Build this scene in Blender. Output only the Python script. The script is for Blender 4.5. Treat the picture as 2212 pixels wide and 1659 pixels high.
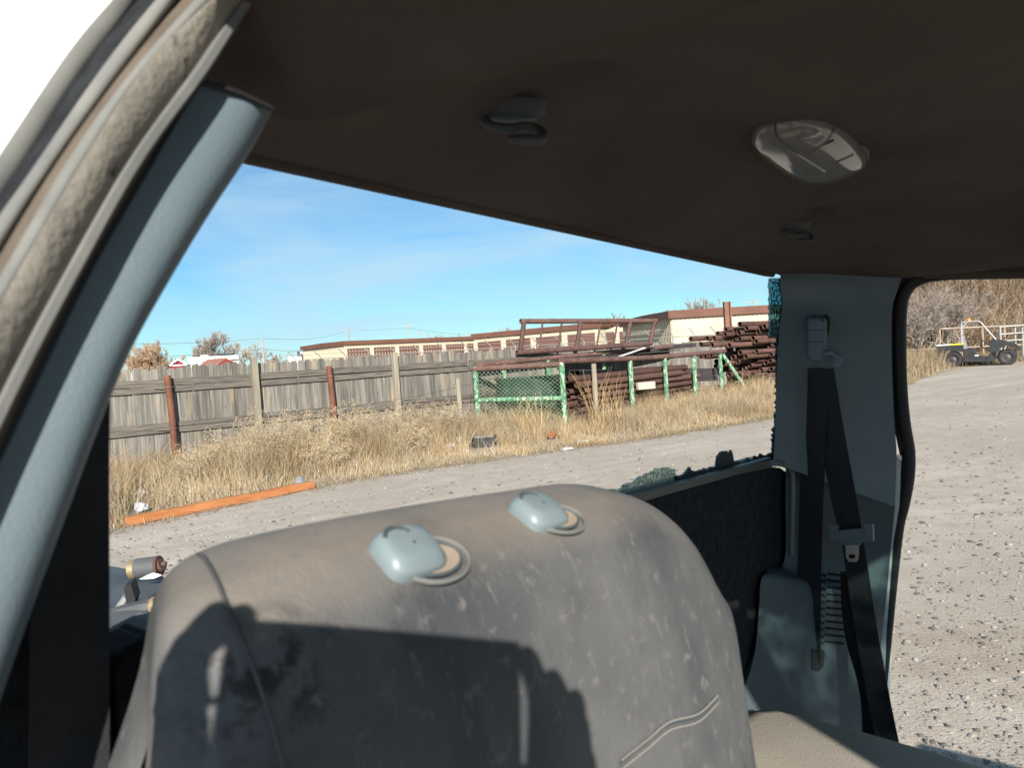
import bpy, bmesh, math, random
import numpy as np
from mathutils import Vector, Matrix
from mathutils.bvhtree import BVHTree

random.seed(7); rng = np.random.default_rng(7)
for o in list(bpy.data.objects): bpy.data.objects.remove(o)
S = bpy.context.scene
COL = S.collection
rad = math.radians

# ------------------------------------------------------------ camera
FPX, CX, CY = 1640.0, 1106.0, 829.5            # focal length and centre in 2212x1659 picture units
EYE = Vector((0, 0, 1.58))
PITCH, ROLL = rad(1.78), rad(3.69)
FWD = Vector((0, math.cos(PITCH), -math.sin(PITCH)))
UP0 = Vector((0, math.sin(PITCH), math.cos(PITCH)))
RGT = Vector((1, 0, 0))*math.cos(ROLL) - UP0*math.sin(ROLL)
UPV = Vector((1, 0, 0))*math.sin(ROLL) + UP0*math.cos(ROLL)
cam = bpy.data.cameras.new('camera'); cam_o = bpy.data.objects.new('camera', cam); COL.objects.link(cam_o)
cam.sensor_width = 36; cam.lens = 36*FPX/2212
cam.clip_start = 0.01; cam.clip_end = 3000
cam_o.matrix_world = Matrix((( RGT.x, UPV.x, -FWD.x, EYE.x), (RGT.y, UPV.y, -FWD.y, EYE.y), (RGT.z, UPV.z, -FWD.z, EYE.z), (0, 0, 0, 1)))
cam.dof.use_dof = True; cam.dof.focus_distance = 9.0; cam.dof.aperture_fstop = 11.0
S.camera = cam_o

def ray(x, y): return FWD + RGT*((x-CX)/FPX) - UPV*((y-CY)/FPX)

# ------------------------------------------------------------ light
LIGHT = ray(1050, 1545).normalized()             # direction the sunlight travels
SUN_EL = math.asin(-LIGHT.z); SUN_AZ = math.atan2(-LIGHT.x, -LIGHT.y)
wd = bpy.data.worlds.new('World'); S.world = wd; wd.use_nodes = True
nt = wd.node_tree; nt.nodes.clear()
def N(tree, t, **kw):
    n = tree.nodes.new(t)
    for k, v in kw.items():
        if k in n.inputs: n.inputs[k].default_value = v
        else: setattr(n, k, v)
    return n
sky = N(nt, 'ShaderNodeTexSky', sky_type='NISHITA', sun_disc=False, sun_elevation=SUN_EL, sun_rotation=SUN_AZ, altitude=900, air_density=1.0, dust_density=0.4, ozone_density=1.6)
tc = N(nt, 'ShaderNodeTexCoord')
mp = N(nt, 'ShaderNodeMapping'); mp.inputs['Scale'].default_value = (1.3, 1.0, 6.0); mp.inputs['Rotation'].default_value = (0.0, 0.35, 0.15)
nz = N(nt, 'ShaderNodeTexNoise'); nz.inputs['Scale'].default_value = 2.1; nz.inputs['Detail'].default_value = 7; nz.inputs['Roughness'].default_value = .55; nz.inputs['Distortion'].default_value = .5
rp = N(nt, 'ShaderNodeValToRGB'); rp.color_ramp.elements[0].position = .38; rp.color_ramp.elements[1].position = .66
rp.color_ramp.elements[1].color = (.75, .75, .75, 1)
mx = N(nt, 'ShaderNodeMix', data_type='RGBA'); 
tint = N(nt, 'ShaderNodeMix', data_type='RGBA', blend_type='MULTIPLY'); tint.inputs[0].default_value = 1; tint.inputs[7].default_value = (.60, .98, 1.16, 1)
bg = N(nt, 'ShaderNodeBackground'); bg.inputs['Strength'].default_value = 0.058
wo = N(nt, 'ShaderNodeOutputWorld')
L = nt.links.new
L(tc.outputs['Generated'], mp.inputs[0]); L(mp.outputs[0], nz.inputs[0]); L(nz.outputs[0], rp.inputs[0])
L(sky.outputs[0], tint.inputs[6]); L(tint.outputs[2], mx.inputs[6]); L(rp.outputs[0], mx.inputs[0]); mx.inputs[7].default_value = (5.2, 7.4, 8.8, 1)
L(mx.outputs[2], bg.inputs[0]); L(bg.outputs[0], wo.inputs[0])
sun = bpy.data.lights.new('sun', 'SUN'); sun.energy = 5.0; sun.angle = rad(.53); sun.color = (1, .93, .82)
sun_o = bpy.data.objects.new('sun', sun); COL.objects.link(sun_o)
sun_o.rotation_euler = LIGHT.to_track_quat('-Z', 'Y').to_euler()
S.view_settings.view_transform = 'Standard'; S.view_settings.look = 'None'; S.view_settings.gamma = 1
S.view_settings.exposure = 0.85
S.render.engine = 'CYCLES'

# ------------------------------------------------------------ helpers
TU = ray(2454, 770).normalized()                 # truck axes: across to the far side,
TW = (Vector((0, 0, 1)) - TU*TU.z).normalized()  # up,
TV = TW.cross(TU)                                # and to the rear
def T(u, v, w): return EYE + TU*u + TV*v + TW*w
def tco(d): return Vector((d.dot(TU), d.dot(TV), d.dot(TW)))
def onu(x, y, a): d = tco(ray(x, y)); return d*(a/d.x)
def onv(x, y, a): d = tco(ray(x, y)); return d*(a/d.y)
def onw(x, y, a): d = tco(ray(x, y)); return d*(a/d.z)
def tw(p): return T(p[0], p[1], p[2])
def at(x, y, Z): d = ray(x, y); return EYE + d*(Z/d.y)          # the point seen at x, y at distance Z north
def gnd(x, y, z=0): d = ray(x, y); return EYE + d*((z-EYE.z)/d.z)
def lerp(a, b, t): return a + (b-a)*t
def sstep(t): t = max(0, min(1, t)); return t*t*(3-2*t)
def spline(pts, n):
    P = [Vector(p) for p in pts]; out = []
    if len(P) == 2: return [P[0].lerp(P[1], i/n) for i in range(n+1)]
    m = len(P)-1
    for i in range(n+1):
        s = min(i/n*m, m-1e-6); k = int(s); t = s-k
        p0 = P[k-1] if k > 0 else P[0]*2-P[1]; p1 = P[k]; p2 = P[k+1]; p3 = P[k+2] if k+2 <= m else P[m]*2-P[m-1]
        out.append(.5*((2*p1)+(p2-p0)*t+(2*p0-5*p1+4*p2-p3)*t*t+(3*p1-p0-3*p2+p3)*t*t*t))
    return out

class MB:
    def __init__(s): s.v = []; s.f = []
    def add(s, vs, fs):
        b = len(s.v); s.v += [tuple(x) for x in vs]; s.f += [tuple(b+i for i in f) for f in fs]; return s
    def box(s, c, sx, sy, sz, ax=None, ay=None, az=None):
        ax = Vector(ax or (1, 0, 0)); ay = Vector(ay or (0, 1, 0)); az = Vector(az or (0, 0, 1)); c = Vector(c)
        vs = [c+ax*(sx*i/2)+ay*(sy*j/2)+az*(sz*k/2) for k in (-1, 1) for j in (-1, 1) for i in (-1, 1)]
        return s.add(vs, [(0, 2, 3, 1), (4, 5, 7, 6), (0, 1, 5, 4), (2, 6, 7, 3), (0, 4, 6, 2), (1, 3, 7, 5)])
    def beam(s, a, b, wd, hg, up=(0, 0, 1)):
        a = Vector(a); b = Vector(b); d = (b-a); l = d.length; d.normalize(); side = d.cross(Vector(up)).normalized(); u2 = side.cross(d)
        return s.box((a+b)/2, l, wd, hg, d, side, u2)
    def tube(s, pts, r, n=8, caps=True, closed=False):
        P = [Vector(p) for p in pts]; m = len(P); R = r if isinstance(r, (list, tuple)) else [r]*m
        d0 = (P[1]-P[0]).normalized(); ref = Vector((0, 0, 1)) if abs(d0.z) < .9 else Vector((1, 0, 0))
        vs = []; x = None
        for i in range(m):
            if closed: d = (P[(i+1) % m]-P[i-1]).normalized()
            else: d = (P[min(i+1, m-1)]-P[max(i-1, 0)]).normalized()
            x = (ref - d*ref.dot(d)).normalized() if x is None else (x - d*x.dot(d)).normalized()
            y = d.cross(x)
            for k in range(n):
                a = 2*math.pi*k/n; vs.append(P[i]+(x*math.cos(a)+y*math.sin(a))*R[i])
        fs = []
        for i in range(m if closed else m-1):
            for k in range(n):
                j = (i+1) % m; fs.append((i*n+k, i*n+(k+1) % n, j*n+(k+1) % n, j*n+k))
        if caps and not closed: fs += [tuple(range(n-1, -1, -1)), tuple((m-1)*n+k for k in range(n))]
        return s.add(vs, fs)
    def pipe(s, a, b, r, t=.008, n=14):          # open-ended hollow pipe
        a = Vector(a); b = Vector(b); d = (b-a).normalized(); ref = Vector((0, 0, 1)) if abs(d.z) < .9 else Vector((1, 0, 0))
        x = (ref-d*ref.dot(d)).normalized(); y = d.cross(x); vs = []
        for p, q in ((a, r), (b, r), (b, r-t), (a, r-t)):
            for k in range(n): g = 2*math.pi*k/n; vs.append(p+(x*math.cos(g)+y*math.sin(g))*q)
        fs = [(i*n+k, i*n+(k+1) % n, ((i+1) % 4)*n+(k+1) % n, ((i+1) % 4)*n+k) for i in range(4) for k in range(n)]
        return s.add(vs, fs)
    def grid(s, rows, closed=False):
        m = len(rows); n = len(rows[0]); fs = []
        for i in range(m-1):
            for k in range(n if closed else n-1): fs.append((i*n+k, i*n+(k+1) % n, (i+1)*n+(k+1) % n, (i+1)*n+k))
        return s.add([p for r in rows for p in r], fs)
    def prism(s, poly, off):                     # polygon extruded by a vector
        n = len(poly); off = Vector(off); vs = [Vector(p) for p in poly]; vs += [p+off for p in vs]
        return s.add(vs, [tuple(range(n)), tuple(range(2*n-1, n-1, -1))]+[(i, i+n, (i+1) % n+n, (i+1) % n) for i in range(n)])
    def ribbon(s, pts, sides, th=.0015):         # strap: centres + half-width vectors
        P = [Vector(p) for p in pts]; a = []; b = []; nrm = []
        for i, p in enumerate(P):
            sd = Vector(sides[i]); d = P[min(i+1, len(P)-1)]-P[max(i-1, 0)]; nrm = d.cross(sd).normalized()*th
            a.append([p-sd-nrm, p+sd-nrm, p+sd+nrm, p-sd+nrm])
        s.grid(a, True); n = len(a); b0 = len(s.v)-4*n
        s.f += [(b0, b0+1, b0+2, b0+3), (b0+4*n-1, b0+4*n-2, b0+4*n-3, b0+4*n-4)]; return s
    def build(s, name, m, parent=None, smooth=False, fix=True, angle=40):
        me = bpy.data.meshes.new(name); me.from_pydata(s.v, [], s.f)
        if fix:
            bm = bmesh.new(); bm.from_mesh(me); bmesh.ops.recalc_face_normals(bm, faces=bm.faces); bm.to_mesh(me); bm.free()
        if smooth:
            me.polygons.foreach_set('use_smooth', [True]*len(me.polygons))
            if angle < 180: me.set_sharp_from_angle(angle=rad(angle))
        me.materials.append(m); me.update()
        return link(name, me, parent)
def hit(mb, px, py):                              # where the line of sight at px, py first meets a shape
    if not hasattr(mb, 'bvh'): mb.bvh = BVHTree.FromPolygons([Vector(q) for q in mb.v], mb.f)
    loc, nrm, i, d = mb.bvh.ray_cast(EYE, ray(px, py).normalized())
    if loc is None: return None, None
    if nrm.dot(ray(px, py)) > 0: nrm = -nrm
    return loc, nrm
WORLD = {}
def link(name, data, parent=None, loc=None):
    o = bpy.data.objects.new(name, data); COL.objects.link(o)
    m = Matrix.Translation(loc) if loc else Matrix.Identity(4)
    if parent: o.parent = parent; o.matrix_parent_inverse = WORLD[parent.name].inverted()
    if loc: o.location = loc
    WORLD[o.name] = m; return o
def tag(o, label, cat, group=None):
    o['label'] = label; o['category'] = cat
    if group: o['group'] = group
    return o
def thing(name, label, cat, loc, group=None):
    o = link(name, None, None, Vector(loc)); o.empty_display_size = .2; return tag(o, label, cat, group)
def struct(o): o['kind'] = 'structure'; return o
def stuff(o): o['kind'] = 'stuff'; return o

# ------------------------------------------------------------ materials
def M(name, col, rough=.7, col2=None, scale=6., detail=5., lo=.35, hi=.65, stretch=(1, 1, 1), bump=0., bscale=None, metal=0., spec=.4, rand=0., alpha=None, trans=0., attr=None, extra=None, ior=None):
    m = bpy.data.materials.new(name); m.use_nodes = True; t = m.node_tree; b = t.nodes['Principled BSDF']; l = t.links.new
    b.inputs['Roughness'].default_value = rough; b.inputs['Metallic'].default_value = metal; b.inputs['Specular IOR Level'].default_value = spec
    if trans: b.inputs['Transmission Weight'].default_value = trans
    if ior: b.inputs['IOR'].default_value = ior
    b.inputs['Base Color'].default_value = (*col, 1)
    c = N(t, 'ShaderNodeTexCoord'); mpn = N(t, 'ShaderNodeMapping'); mpn.inputs['Scale'].default_value = stretch
    l(c.outputs['Object'], mpn.inputs[0]); vec = mpn.outputs[0]; out = None
    oi = N(t, 'ShaderNodeObjectInfo')
    if rand:
        ad = N(t, 'ShaderNodeVectorMath', operation='MULTIPLY_ADD'); l(oi.outputs['Random'], ad.inputs[0]); ad.inputs[1].default_value = (37, 53, 71); l(vec, ad.inputs[2]); vec = ad.outputs[0]
    if col2:
        n = N(t, 'ShaderNodeTexNoise'); n.inputs['Scale'].default_value = scale; n.inputs['Detail'].default_value = detail; n.inputs['Roughness'].default_value = .6; l(vec, n.inputs[0])
        r = N(t, 'ShaderNodeValToRGB'); r.color_ramp.elements[0].position = lo; r.color_ramp.elements[1].position = hi
        r.color_ramp.elements[0].color = (*col, 1); r.color_ramp.elements[1].color = (*col2, 1); l(n.outputs[0], r.inputs[0]); out = r.outputs[0]
    if attr:
        a = N(t, 'ShaderNodeAttribute', attribute_name=attr)
        if out:
            k = N(t, 'ShaderNodeMix', data_type='RGBA', blend_type='MULTIPLY'); k.inputs[0].default_value = 1; l(out, k.inputs[6]); l(a.outputs[0], k.inputs[7]); out = k.outputs[2]
        else: out = a.outputs[0]
    if rand and out:
        h = N(t, 'ShaderNodeHueSaturation'); mr = N(t, 'ShaderNodeMapRange'); mr.inputs[3].default_value = 1-rand; mr.inputs[4].default_value = 1+rand
        l(oi.outputs['Random'], mr.inputs[0]); l(mr.outputs[0], h.inputs['Value']); l(out, h.inputs['Color']); out = h.outputs[0]
    if extra: out = extra(t, vec, out, b)
    if out: l(out, b.inputs['Base Color'])
    if bump:
        n2 = N(t, 'ShaderNodeTexNoise'); n2.inputs['Scale'].default_value = bscale or scale*4; n2.inputs['Detail'].default_value = 4; l(vec, n2.inputs[0])
        bp = N(t, 'ShaderNodeBump'); bp.inputs['Strength'].default_value = bump; bp.inputs['Distance'].default_value = .01; l(n2.outputs[0], bp.inputs['Height']); l(bp.outputs[0], b.inputs['Normal'])
    return m
def mixnode(t, a, b, fac, mode='MIX'):
    k = N(t, 'ShaderNodeMix', data_type='RGBA', blend_type=mode)
    for val, sock in ((fac, k.inputs[0]), (a, k.inputs[6]), (b, k.inputs[7])):
        if hasattr(val, 'is_linked') or isinstance(val, bpy.types.NodeSocket): t.links.new(val, sock)
        else: sock.default_value = val
    return k.outputs[2]
def noise(t, vec, scale, detail=4, lo=.4, hi=.6, rough=.6):
    n = N(t, 'ShaderNodeTexNoise'); n.inputs['Scale'].default_value = scale; n.inputs['Detail'].default_value = detail; n.inputs['Roughness'].default_value = rough; t.links.new(vec, n.inputs[0])
    m = N(t, 'ShaderNodeMapRange'); m.inputs[1].default_value = lo; m.inputs[2].default_value = hi; t.links.new(n.outputs[0], m.inputs[0]); return m.outputs[0]
def vscale(t, vec, s):
    m = N(t, 'ShaderNodeMapping'); m.inputs['Scale'].default_value = s; t.links.new(vec, m.inputs[0]); return m.outputs[0]
# ============================================================ GROUND
def gravel_extra(t, vec, out, b):
    big = noise(t, vec, .35, 4, .35, .65); mid = noise(t, vec, 3.5, 5, .35, .7)
    c = mixnode(t, (.385, .335, .285, 1), (.475, .42, .365, 1), big); c = mixnode(t, c, (.35, .30, .25, 1), mid)
    rot = N(t, 'ShaderNodeMapping'); rot.inputs['Rotation'].default_value = (0, 0, -.66); t.links.new(vec, rot.inputs[0])
    c = mixnode(t, c, (.52, .465, .405, 1), noise(t, vscale(t, rot.outputs[0], (.12, 1.1, 1)), 1.0, 4, .52, .72))
    c = mixnode(t, c, (.30, .255, .21, 1), noise(t, vec, 26, 6, .56, .74)); c = mixnode(t, c, (.52, .47, .42, 1), noise(t, vec, 47, 4, .60, .74))
    for sc, dark, amt in ((60, (.25, .215, .18, 1), .22), (95, (.52, .47, .41, 1), .15)):
        v = N(t, 'ShaderNodeTexVoronoi'); v.inputs['Scale'].default_value = sc; t.links.new(vec, v.inputs[0])
        r = N(t, 'ShaderNodeMapRange'); r.inputs[1].default_value = .28; r.inputs[2].default_value = .1; r.inputs[4].default_value = amt; t.links.new(v.outputs['Distance'], r.inputs[0])
        s2 = N(t, 'ShaderNodeSeparateColor'); t.links.new(v.outputs['Color'], s2.inputs[0])
        g = N(t, 'ShaderNodeMath', operation='GREATER_THAN'); g.inputs[1].default_value = .55; t.links.new(s2.outputs[0], g.inputs[0])
        mu = N(t, 'ShaderNodeMath', operation='MULTIPLY'); t.links.new(r.outputs[0], mu.inputs[0]); t.links.new(g.outputs[0], mu.inputs[1])
        c = mixnode(t, c, dark, mu.outputs[0])
    # an oily brown stain on the lot
    p = gnd(2090, 1400); gi = N(t, 'ShaderNodeVectorMath', operation='DISTANCE'); t.links.new(vec, gi.inputs[0]); gi.inputs[1].default_value = p
    mr = N(t, 'ShaderNodeMapRange'); mr.inputs[1].default_value = .75; mr.inputs[2].default_value = .05; mr.inputs[4].default_value = .35; t.links.new(gi.outputs['Value'], mr.inputs[0])
    mu = N(t, 'ShaderNodeMath', operation='MULTIPLY'); t.links.new(mr.outputs[0], mu.inputs[0]); t.links.new(noise(t, vec, 5, 4, .3, .6), mu.inputs[1])
    return mixnode(t, c, (.20, .13, .06, 1), mu.outputs[0])
m_gravel = M('gravel', (.4, .37, .33), .95, bump=.5, bscale=60, extra=gravel_extra, spec=.1)
m_verge = M('dry_soil', (.33, .28, .21), .95, (.40, .34, .27), 2.5, 6, bump=.6, bscale=30, spec=.1)
b = MB(); R = 900
b.add([(-R, -R, 0), (R, -R, 0), (R, R, 0), (-R, R, 0)], [(0, 1, 2, 3)])
struct(b.build('ground', m_gravel))
# road edge: the line where the gravel meets the dry grass
EDGE = [(-9.0, 4.6), (-6.2, 6.75), (-4.44, 8.2), (-3.0, 10.3), (-1.6, 11.5), (-.1, 12.45), (1.3, 13.2), (2.6, 13.9), (4.0, 14.9), (5.4, 16.0), (8.5, 19.2), (12.2, 23.7), (15.5, 28.0), (18, 31.0), (20.0, 33.2), (26, 34.8), (40, 37)]
def edge_y(x):
    for (x0, y0), (x1, y1) in zip(EDGE, EDGE[1:]):
        if x0 <= x <= x1: return lerp(y0, y1, (x-x0)/(x1-x0))
    return EDGE[0][1]-(EDGE[0][0]-x)*.78 if x < EDGE[0][0] else EDGE[-1][1]
b = MB(); near = []; far = []
n = 420
for i in range(n+1):
    x = lerp(-30, 40, i/n); y = edge_y(x)+.16*math.sin(x*2.3)+.1*math.sin(x*6.1+1)+random.uniform(-.05, .05)
    near.append((x, y, .004)); far.append((x*6, 420, .004))
b.grid([near, far]); struct(b.build('verge', m_verge))

# loose stones lying on the gravel
def stones(n, picker, smin, smax):
    g_ = (1+5**.5)/2
    base = np.array([(-1, g_, 0), (1, g_, 0), (-1, -g_, 0), (1, -g_, 0), (0, -1, g_), (0, 1, g_), (0, -1, -g_), (0, 1, -g_), (g_, 0, -1), (g_, 0, 1), (-g_, 0, -1), (-g_, 0, 1)])/1.9
    fc = np.array([(0, 11, 5), (0, 5, 1), (0, 1, 7), (0, 7, 10), (0, 10, 11), (1, 5, 9), (5, 11, 4), (11, 10, 2), (10, 7, 6), (7, 1, 8), (3, 9, 4), (3, 4, 2), (3, 2, 6), (3, 6, 8), (3, 8, 9), (4, 9, 5), (2, 4, 11), (6, 2, 10), (8, 6, 7), (9, 8, 1)])
    V = []; F = []; k = 0; Cc = []
    for i in range(n):
        x, y = picker(); dn = min(1, math.hypot(x, y)/7); s = smin*(smax*(.45+.55*dn)/smin)**(random.random()**(5.5-2.6*dn))
        q = base*(1+rng.uniform(-.22, .22, (12, 3)))*np.array([s*random.uniform(.7, 1.3), s*random.uniform(.6, 1.1), s*random.uniform(.35, .7)])
        a = random.random()*6.28; ca, sa = math.cos(a), math.sin(a)
        q = np.stack([q[:, 0]*ca-q[:, 1]*sa+x, q[:, 0]*sa+q[:, 1]*ca+y, q[:, 2]+s*.18], 1)
        V.append(q); F.append(fc+k*12); k += 1
        g = random.choice((.11, .15, .19, .22, .25, .30)); Cc += [(g, g*.95, g*.87, 1)]*20*3
    V = np.concatenate(V); F = np.concatenate(F)
    me = bpy.data.meshes.new('loose_stones'); me.from_pydata(V.tolist(), [], F.tolist())
    ca = me.color_attributes.new('col', 'FLOAT_COLOR', 'CORNER'); ca.data.foreach_set('color', np.array(Cc, dtype=np.float32).ravel())
    me.materials.append(M('stone', (1, 1, 1), .9, attr='col', spec=.2)); return stuff(link('loose_stones', me))
def pick_stone():
    while True:
        if random.random() < .25: px, py = random.uniform(1880, 2260), 840+820*random.random()**1.3
        else: px, py = random.uniform(220, 1700), random.uniform(900, 1300)
        p = gnd(px, py)
        if p.y < edge_y(p.x)-.05: return p.x, p.y
so = stones(17000, pick_stone, .003, .026); tag(so, 'loose pale stones scattered over the gravel lot', 'gravel')

# ============================================================ DRY GRASS
def blades(name, gen, n, mat):
    V = np.zeros((n, 5, 3)); Cc = np.zeros((n, 3))
    for i in range(n):
        x, y, h, lean, wd, c = gen()
        a = random.random()*6.283; la = random.random()*6.283
        dx, dy = math.cos(a)*wd, math.sin(a)*wd; lx, ly = math.cos(la)*lean, math.sin(la)*lean
        V[i] = ((x-dx, y-dy, 0), (x+dx, y+dy, 0), (x-dx*.7+lx*.35, y-dy*.7+ly*.35, h*.6), (x+dx*.7+lx*.35, y+dy*.7+ly*.35, h*.6), (x+lx, y+ly, h))
        Cc[i] = c
    idx = np.arange(n)*5
    quad = np.stack([idx, idx+1, idx+3, idx+2], 1); tri = np.stack([idx+2, idx+3, idx+4], 1)
    faces = [tuple(q) for q in quad.tolist()]+[tuple(q) for q in tri.tolist()]
    me = bpy.data.meshes.new(name); me.from_pydata(V.reshape(-1, 3).tolist(), [], faces)
    ca = me.color_attributes.new('col', 'FLOAT_COLOR', 'POINT'); cc = np.ones((n, 5, 4), dtype=np.float32); cc[:, :, :3] = Cc[:, None, :]; ca.data.foreach_set('color', cc.ravel())
    me.materials.append(mat); return stuff(link(name, me))
def straw(x=0, y=0):
    k = random.random(); f = .62+.55*clump(x*.8+3, y*.9)*random.uniform(.5, 1.2)
    if x and clump(x*2.1, y*2.3+1) > .72 and random.random() < .6: return [lerp(p, q, k)*f for p, q in zip((.33, .215, .10), (.42, .285, .145))]
    a, c = random.choice((((.40, .30, .17), (.50, .40, .25)), ((.34, .235, .12), (.42, .30, .16)), ((.42, .36, .26), (.50, .44, .34)), ((.26, .18, .095), (.35, .25, .14)), ((.36, .31, .24), (.42, .37, .29))))
    return [lerp(p, q, k)*f for p, q in zip(a, c)]
m_straw = M('dry_grass', (.6, .45, .25), .85, attr='col', spec=.15)
FD = Vector((.788, .616, 0)); FN = Vector((.616, -.788, 0)); F0 = Vector((-6.0, 13.3, 0))     # fence line: direction, normal towards the road, a point on it
def clump(x, y):          # patchiness
    return .5+.5*math.sin(x*1.7+1.3*math.sin(y*1.1))*math.sin(y*1.9+x*.6)
CLEAR = [(gnd(1046, 966), .30), (gnd(648, 1058), .2), (gnd(305, 1108), .16), (gnd(305, 1072), .14), (gnd(975, 965), .14), (gnd(1192, 950), .16)]
def is_clear(x, y):                              # trampled spots around things lying in the grass
    for c, r in CLEAR:
        d = Vector((-c.x, -c.y)).normalized(); e = Vector((x-c.x, y-c.y)); k = max(0, min(.9, e.dot(d)))
        if (e-d*k).length < r: return True
    return False
def g_verge():
    while True:
        s = random.uniform(-7, 23); p = F0+FD*s; d = random.random()
        ey = None
        # from the fence towards the road edge
        q = p+FN*(d*4.9)
        if q.y < edge_y(q.x)-.1: continue
        if is_clear(q.x, q.y) and random.random() < .93: continue
        c = clump(q.x*1.4, q.y*1.4)
        if random.random() > .35+.65*c: continue
        t = max(0, min(1, (q.y-edge_y(q.x))/2.3))
        h = (.09+.40*t)*random.uniform(.35, 1.3)*(.45+.85*c)
        return q.x, q.y, h, h*random.choice((.2, .5, .9, 1.4))*random.uniform(.5, 1.2), random.uniform(.0018, .0042), straw(q.x, q.y)
tag(blades('dry_grass', g_verge, 115000, m_straw), 'dry straw coloured grass along the wooden fence', 'grass')
def g_far():
    while True:
        px = random.uniform(1930, 2260); x = random.uniform(8, 30); y = random.uniform(18, 46)
        if not (edge_y(x) < y < edge_y(x)+7): continue
        if not (.42 < x/y < .72): continue
        if x/y > .555 and y < edge_y(x)+.9 and random.random() < .85: continue
        t = min(1, (y-edge_y(x))/1.6); c = clump(x, y)
        h = (.12+.75*t*(1.1 if x/y < .57 else .45))*random.uniform(.5, 1.2)*(.6+.6*c)
        return x, y, h, h*random.uniform(.1, .7), random.uniform(.005, .011), straw()
tag(blades('dry_grass', g_far, 20000, m_straw), 'tall dry grass beside the parked utility vehicle', 'grass')
def g_litter():
    while True:
        x = random.uniform(-7, 13); y = edge_y(x)+random.gauss(.12, .26)
        return x, y, random.uniform(.01, .06), random.uniform(.05, .25), random.uniform(.002, .005), straw()
tag(blades('straw_litter', g_litter, 16000, m_straw), 'flattened straw lying along the gravel edge', 'straw')

# bushy dead weeds with seed heads
m_weed = M('dead_weed', (.45, .33, .2), .9, attr='col', spec=.1)
def weed_mesh(name, x, y, h, spread, n, heads, cols, up=.75, th=.0045):
    V = []; F = []; C = []
    def seg(a, b_, r0, r1, c):
        d = (b_-a); s1 = d.cross(Vector((0, 0, 1))); s1 = s1.normalized() if s1.length > 1e-5 else Vector((1, 0, 0)); s2 = d.cross(s1).normalized()
        k = len(V)
        for q, r in ((a, r0), (b_, r1)):
            for g in (0, 2.094, 4.189): V.append(q+(s1*math.cos(g)+s2*math.sin(g))*r)
        F.extend([(k, k+1, k+4, k+3), (k+1, k+2, k+5, k+4), (k+2, k, k+3, k+5)]); C.extend([c]*6)
    def head(p, r, c):
        k = len(V); 
        for o in ((r, 0, 0), (-r*.6, r*.8, 0), (-r*.6, -r*.8, 0), (0, 0, r*1.3), (0, 0, -r)): V.append(p+Vector(o))
        F.extend([(k, k+1, k+3), (k+1, k+2, k+3), (k+2, k, k+3), (k+1, k, k+4), (k+2, k+1, k+4), (k, k+2, k+4)]); C.extend([c]*5)
    for i in range(n):
        a = random.random()*6.283; c = random.choice(cols); kf = random.uniform(.75, 1.2); c = [q*kf for q in c]
        p = Vector((x+random.gauss(0, .06), y+random.gauss(0, .06), 0)); ln = h*random.uniform(.6, 1.05)
        d = Vector((math.cos(a)*spread*random.random(), math.sin(a)*spread*random.random(), up)).normalized(); st = 5
        for j in range(st):
            d2 = (d+Vector((random.gauss(0, .16), random.gauss(0, .16), random.gauss(0, .08)))).normalized(); q = p+d2*(ln/st)
            seg(p, q, th*(1-.14*j), th*(1-.14*(j+1)), c)
            if j >= 1 and heads:
                for _ in range(2):
                    e = q+Vector((random.gauss(0, .07), random.gauss(0, .07), random.uniform(0, .09)))*(h/1.0)
                    seg(q, e, th*.5, th*.35, c)
                    for _ in range(heads): head(e+Vector((random.gauss(0, .025), random.gauss(0, .025), random.gauss(0, .02))), random.uniform(.005, .010), [k*.95 for k in c])
            p, d = q, d2
    me = bpy.data.meshes.new(name); me.from_pydata([tuple(v) for v in V], [], F)
    ca = me.color_attributes.new('col', 'FLOAT_COLOR', 'POINT'); cc = np.ones((len(V), 4), dtype=np.float32); cc[:, :3] = np.array(C); ca.data.foreach_set('color', cc.ravel())
    me.materials.append(m_weed); return me
grey_tan = [(.36, .29, .20), (.42, .35, .25), (.29, .22, .14), (.44, .34, .21)]
gold = [(.45, .32, .16), (.38, .26, .12), (.50, .38, .22)]
def weed(px, Z, h, spread, n, heads, cols, label, th=.0045, up=.75, nm='dead_weed'):
    p = at(px, 800, Z); me = weed_mesh(nm, 0, 0, h, spread, n, heads, cols, up, th)
    o = link(nm, me, None, Vector((p.x, p.y, 0))); return tag(o, label, 'weed', 'dead weeds along the fence')
wl = [(470, 12.2, .75, 'left of the second fence post'), (560, 12.4, 1.0, 'in front of the first wooden fence post'), (620, 12.9, 1.05, 'between the two pipe posts of the fence'), (690, 13.3, 1.05, 'at the foot of the right-hand pipe post'),
      (760, 14.0, .95, 'just right of the right-hand pipe post'), (830, 14.6, .9, 'below the square wooden post'), (905, 15.2, .9, 'beside the short round post'), (965, 15.6, .85, 'left of the green corral panel'), (420, 11.4, .6, 'right of the left-hand pipe post'), (700, 11.9, .62, 'closer to the gravel behind the timber'), (880, 13.2, .6, 'left of the black tub')]
for px, Z, h, s in wl: weed(px, Z, h, .85, 70, 4, grey_tan, 'bushy dead weed with pale seed heads '+s)
for px, Z, h, s in [(1285, 15.4, 1.35, 'tallest of the golden stalks before the pipe pile'), (1318, 15.6, 1.2, 'golden stalks just right of the tallest'), (1120, 15.2, .95, 'golden stalks before the mesh panel'), (1160, 15.3, .9, 'golden stalks by the lower mesh'), (1600, 19.6, 1.0, 'golden stalks before the tall pipe stack'), (1640, 20.0, 1.0, 'golden stalks at the right of the tall pipe stack'), (1480, 18.0, .7, 'low golden stalks below the corral posts')]:
    weed(px, Z, h, .35, 26, 0, gold, 'dry '+s, th=.006, up=1.0, nm='dry_stalks')
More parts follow.
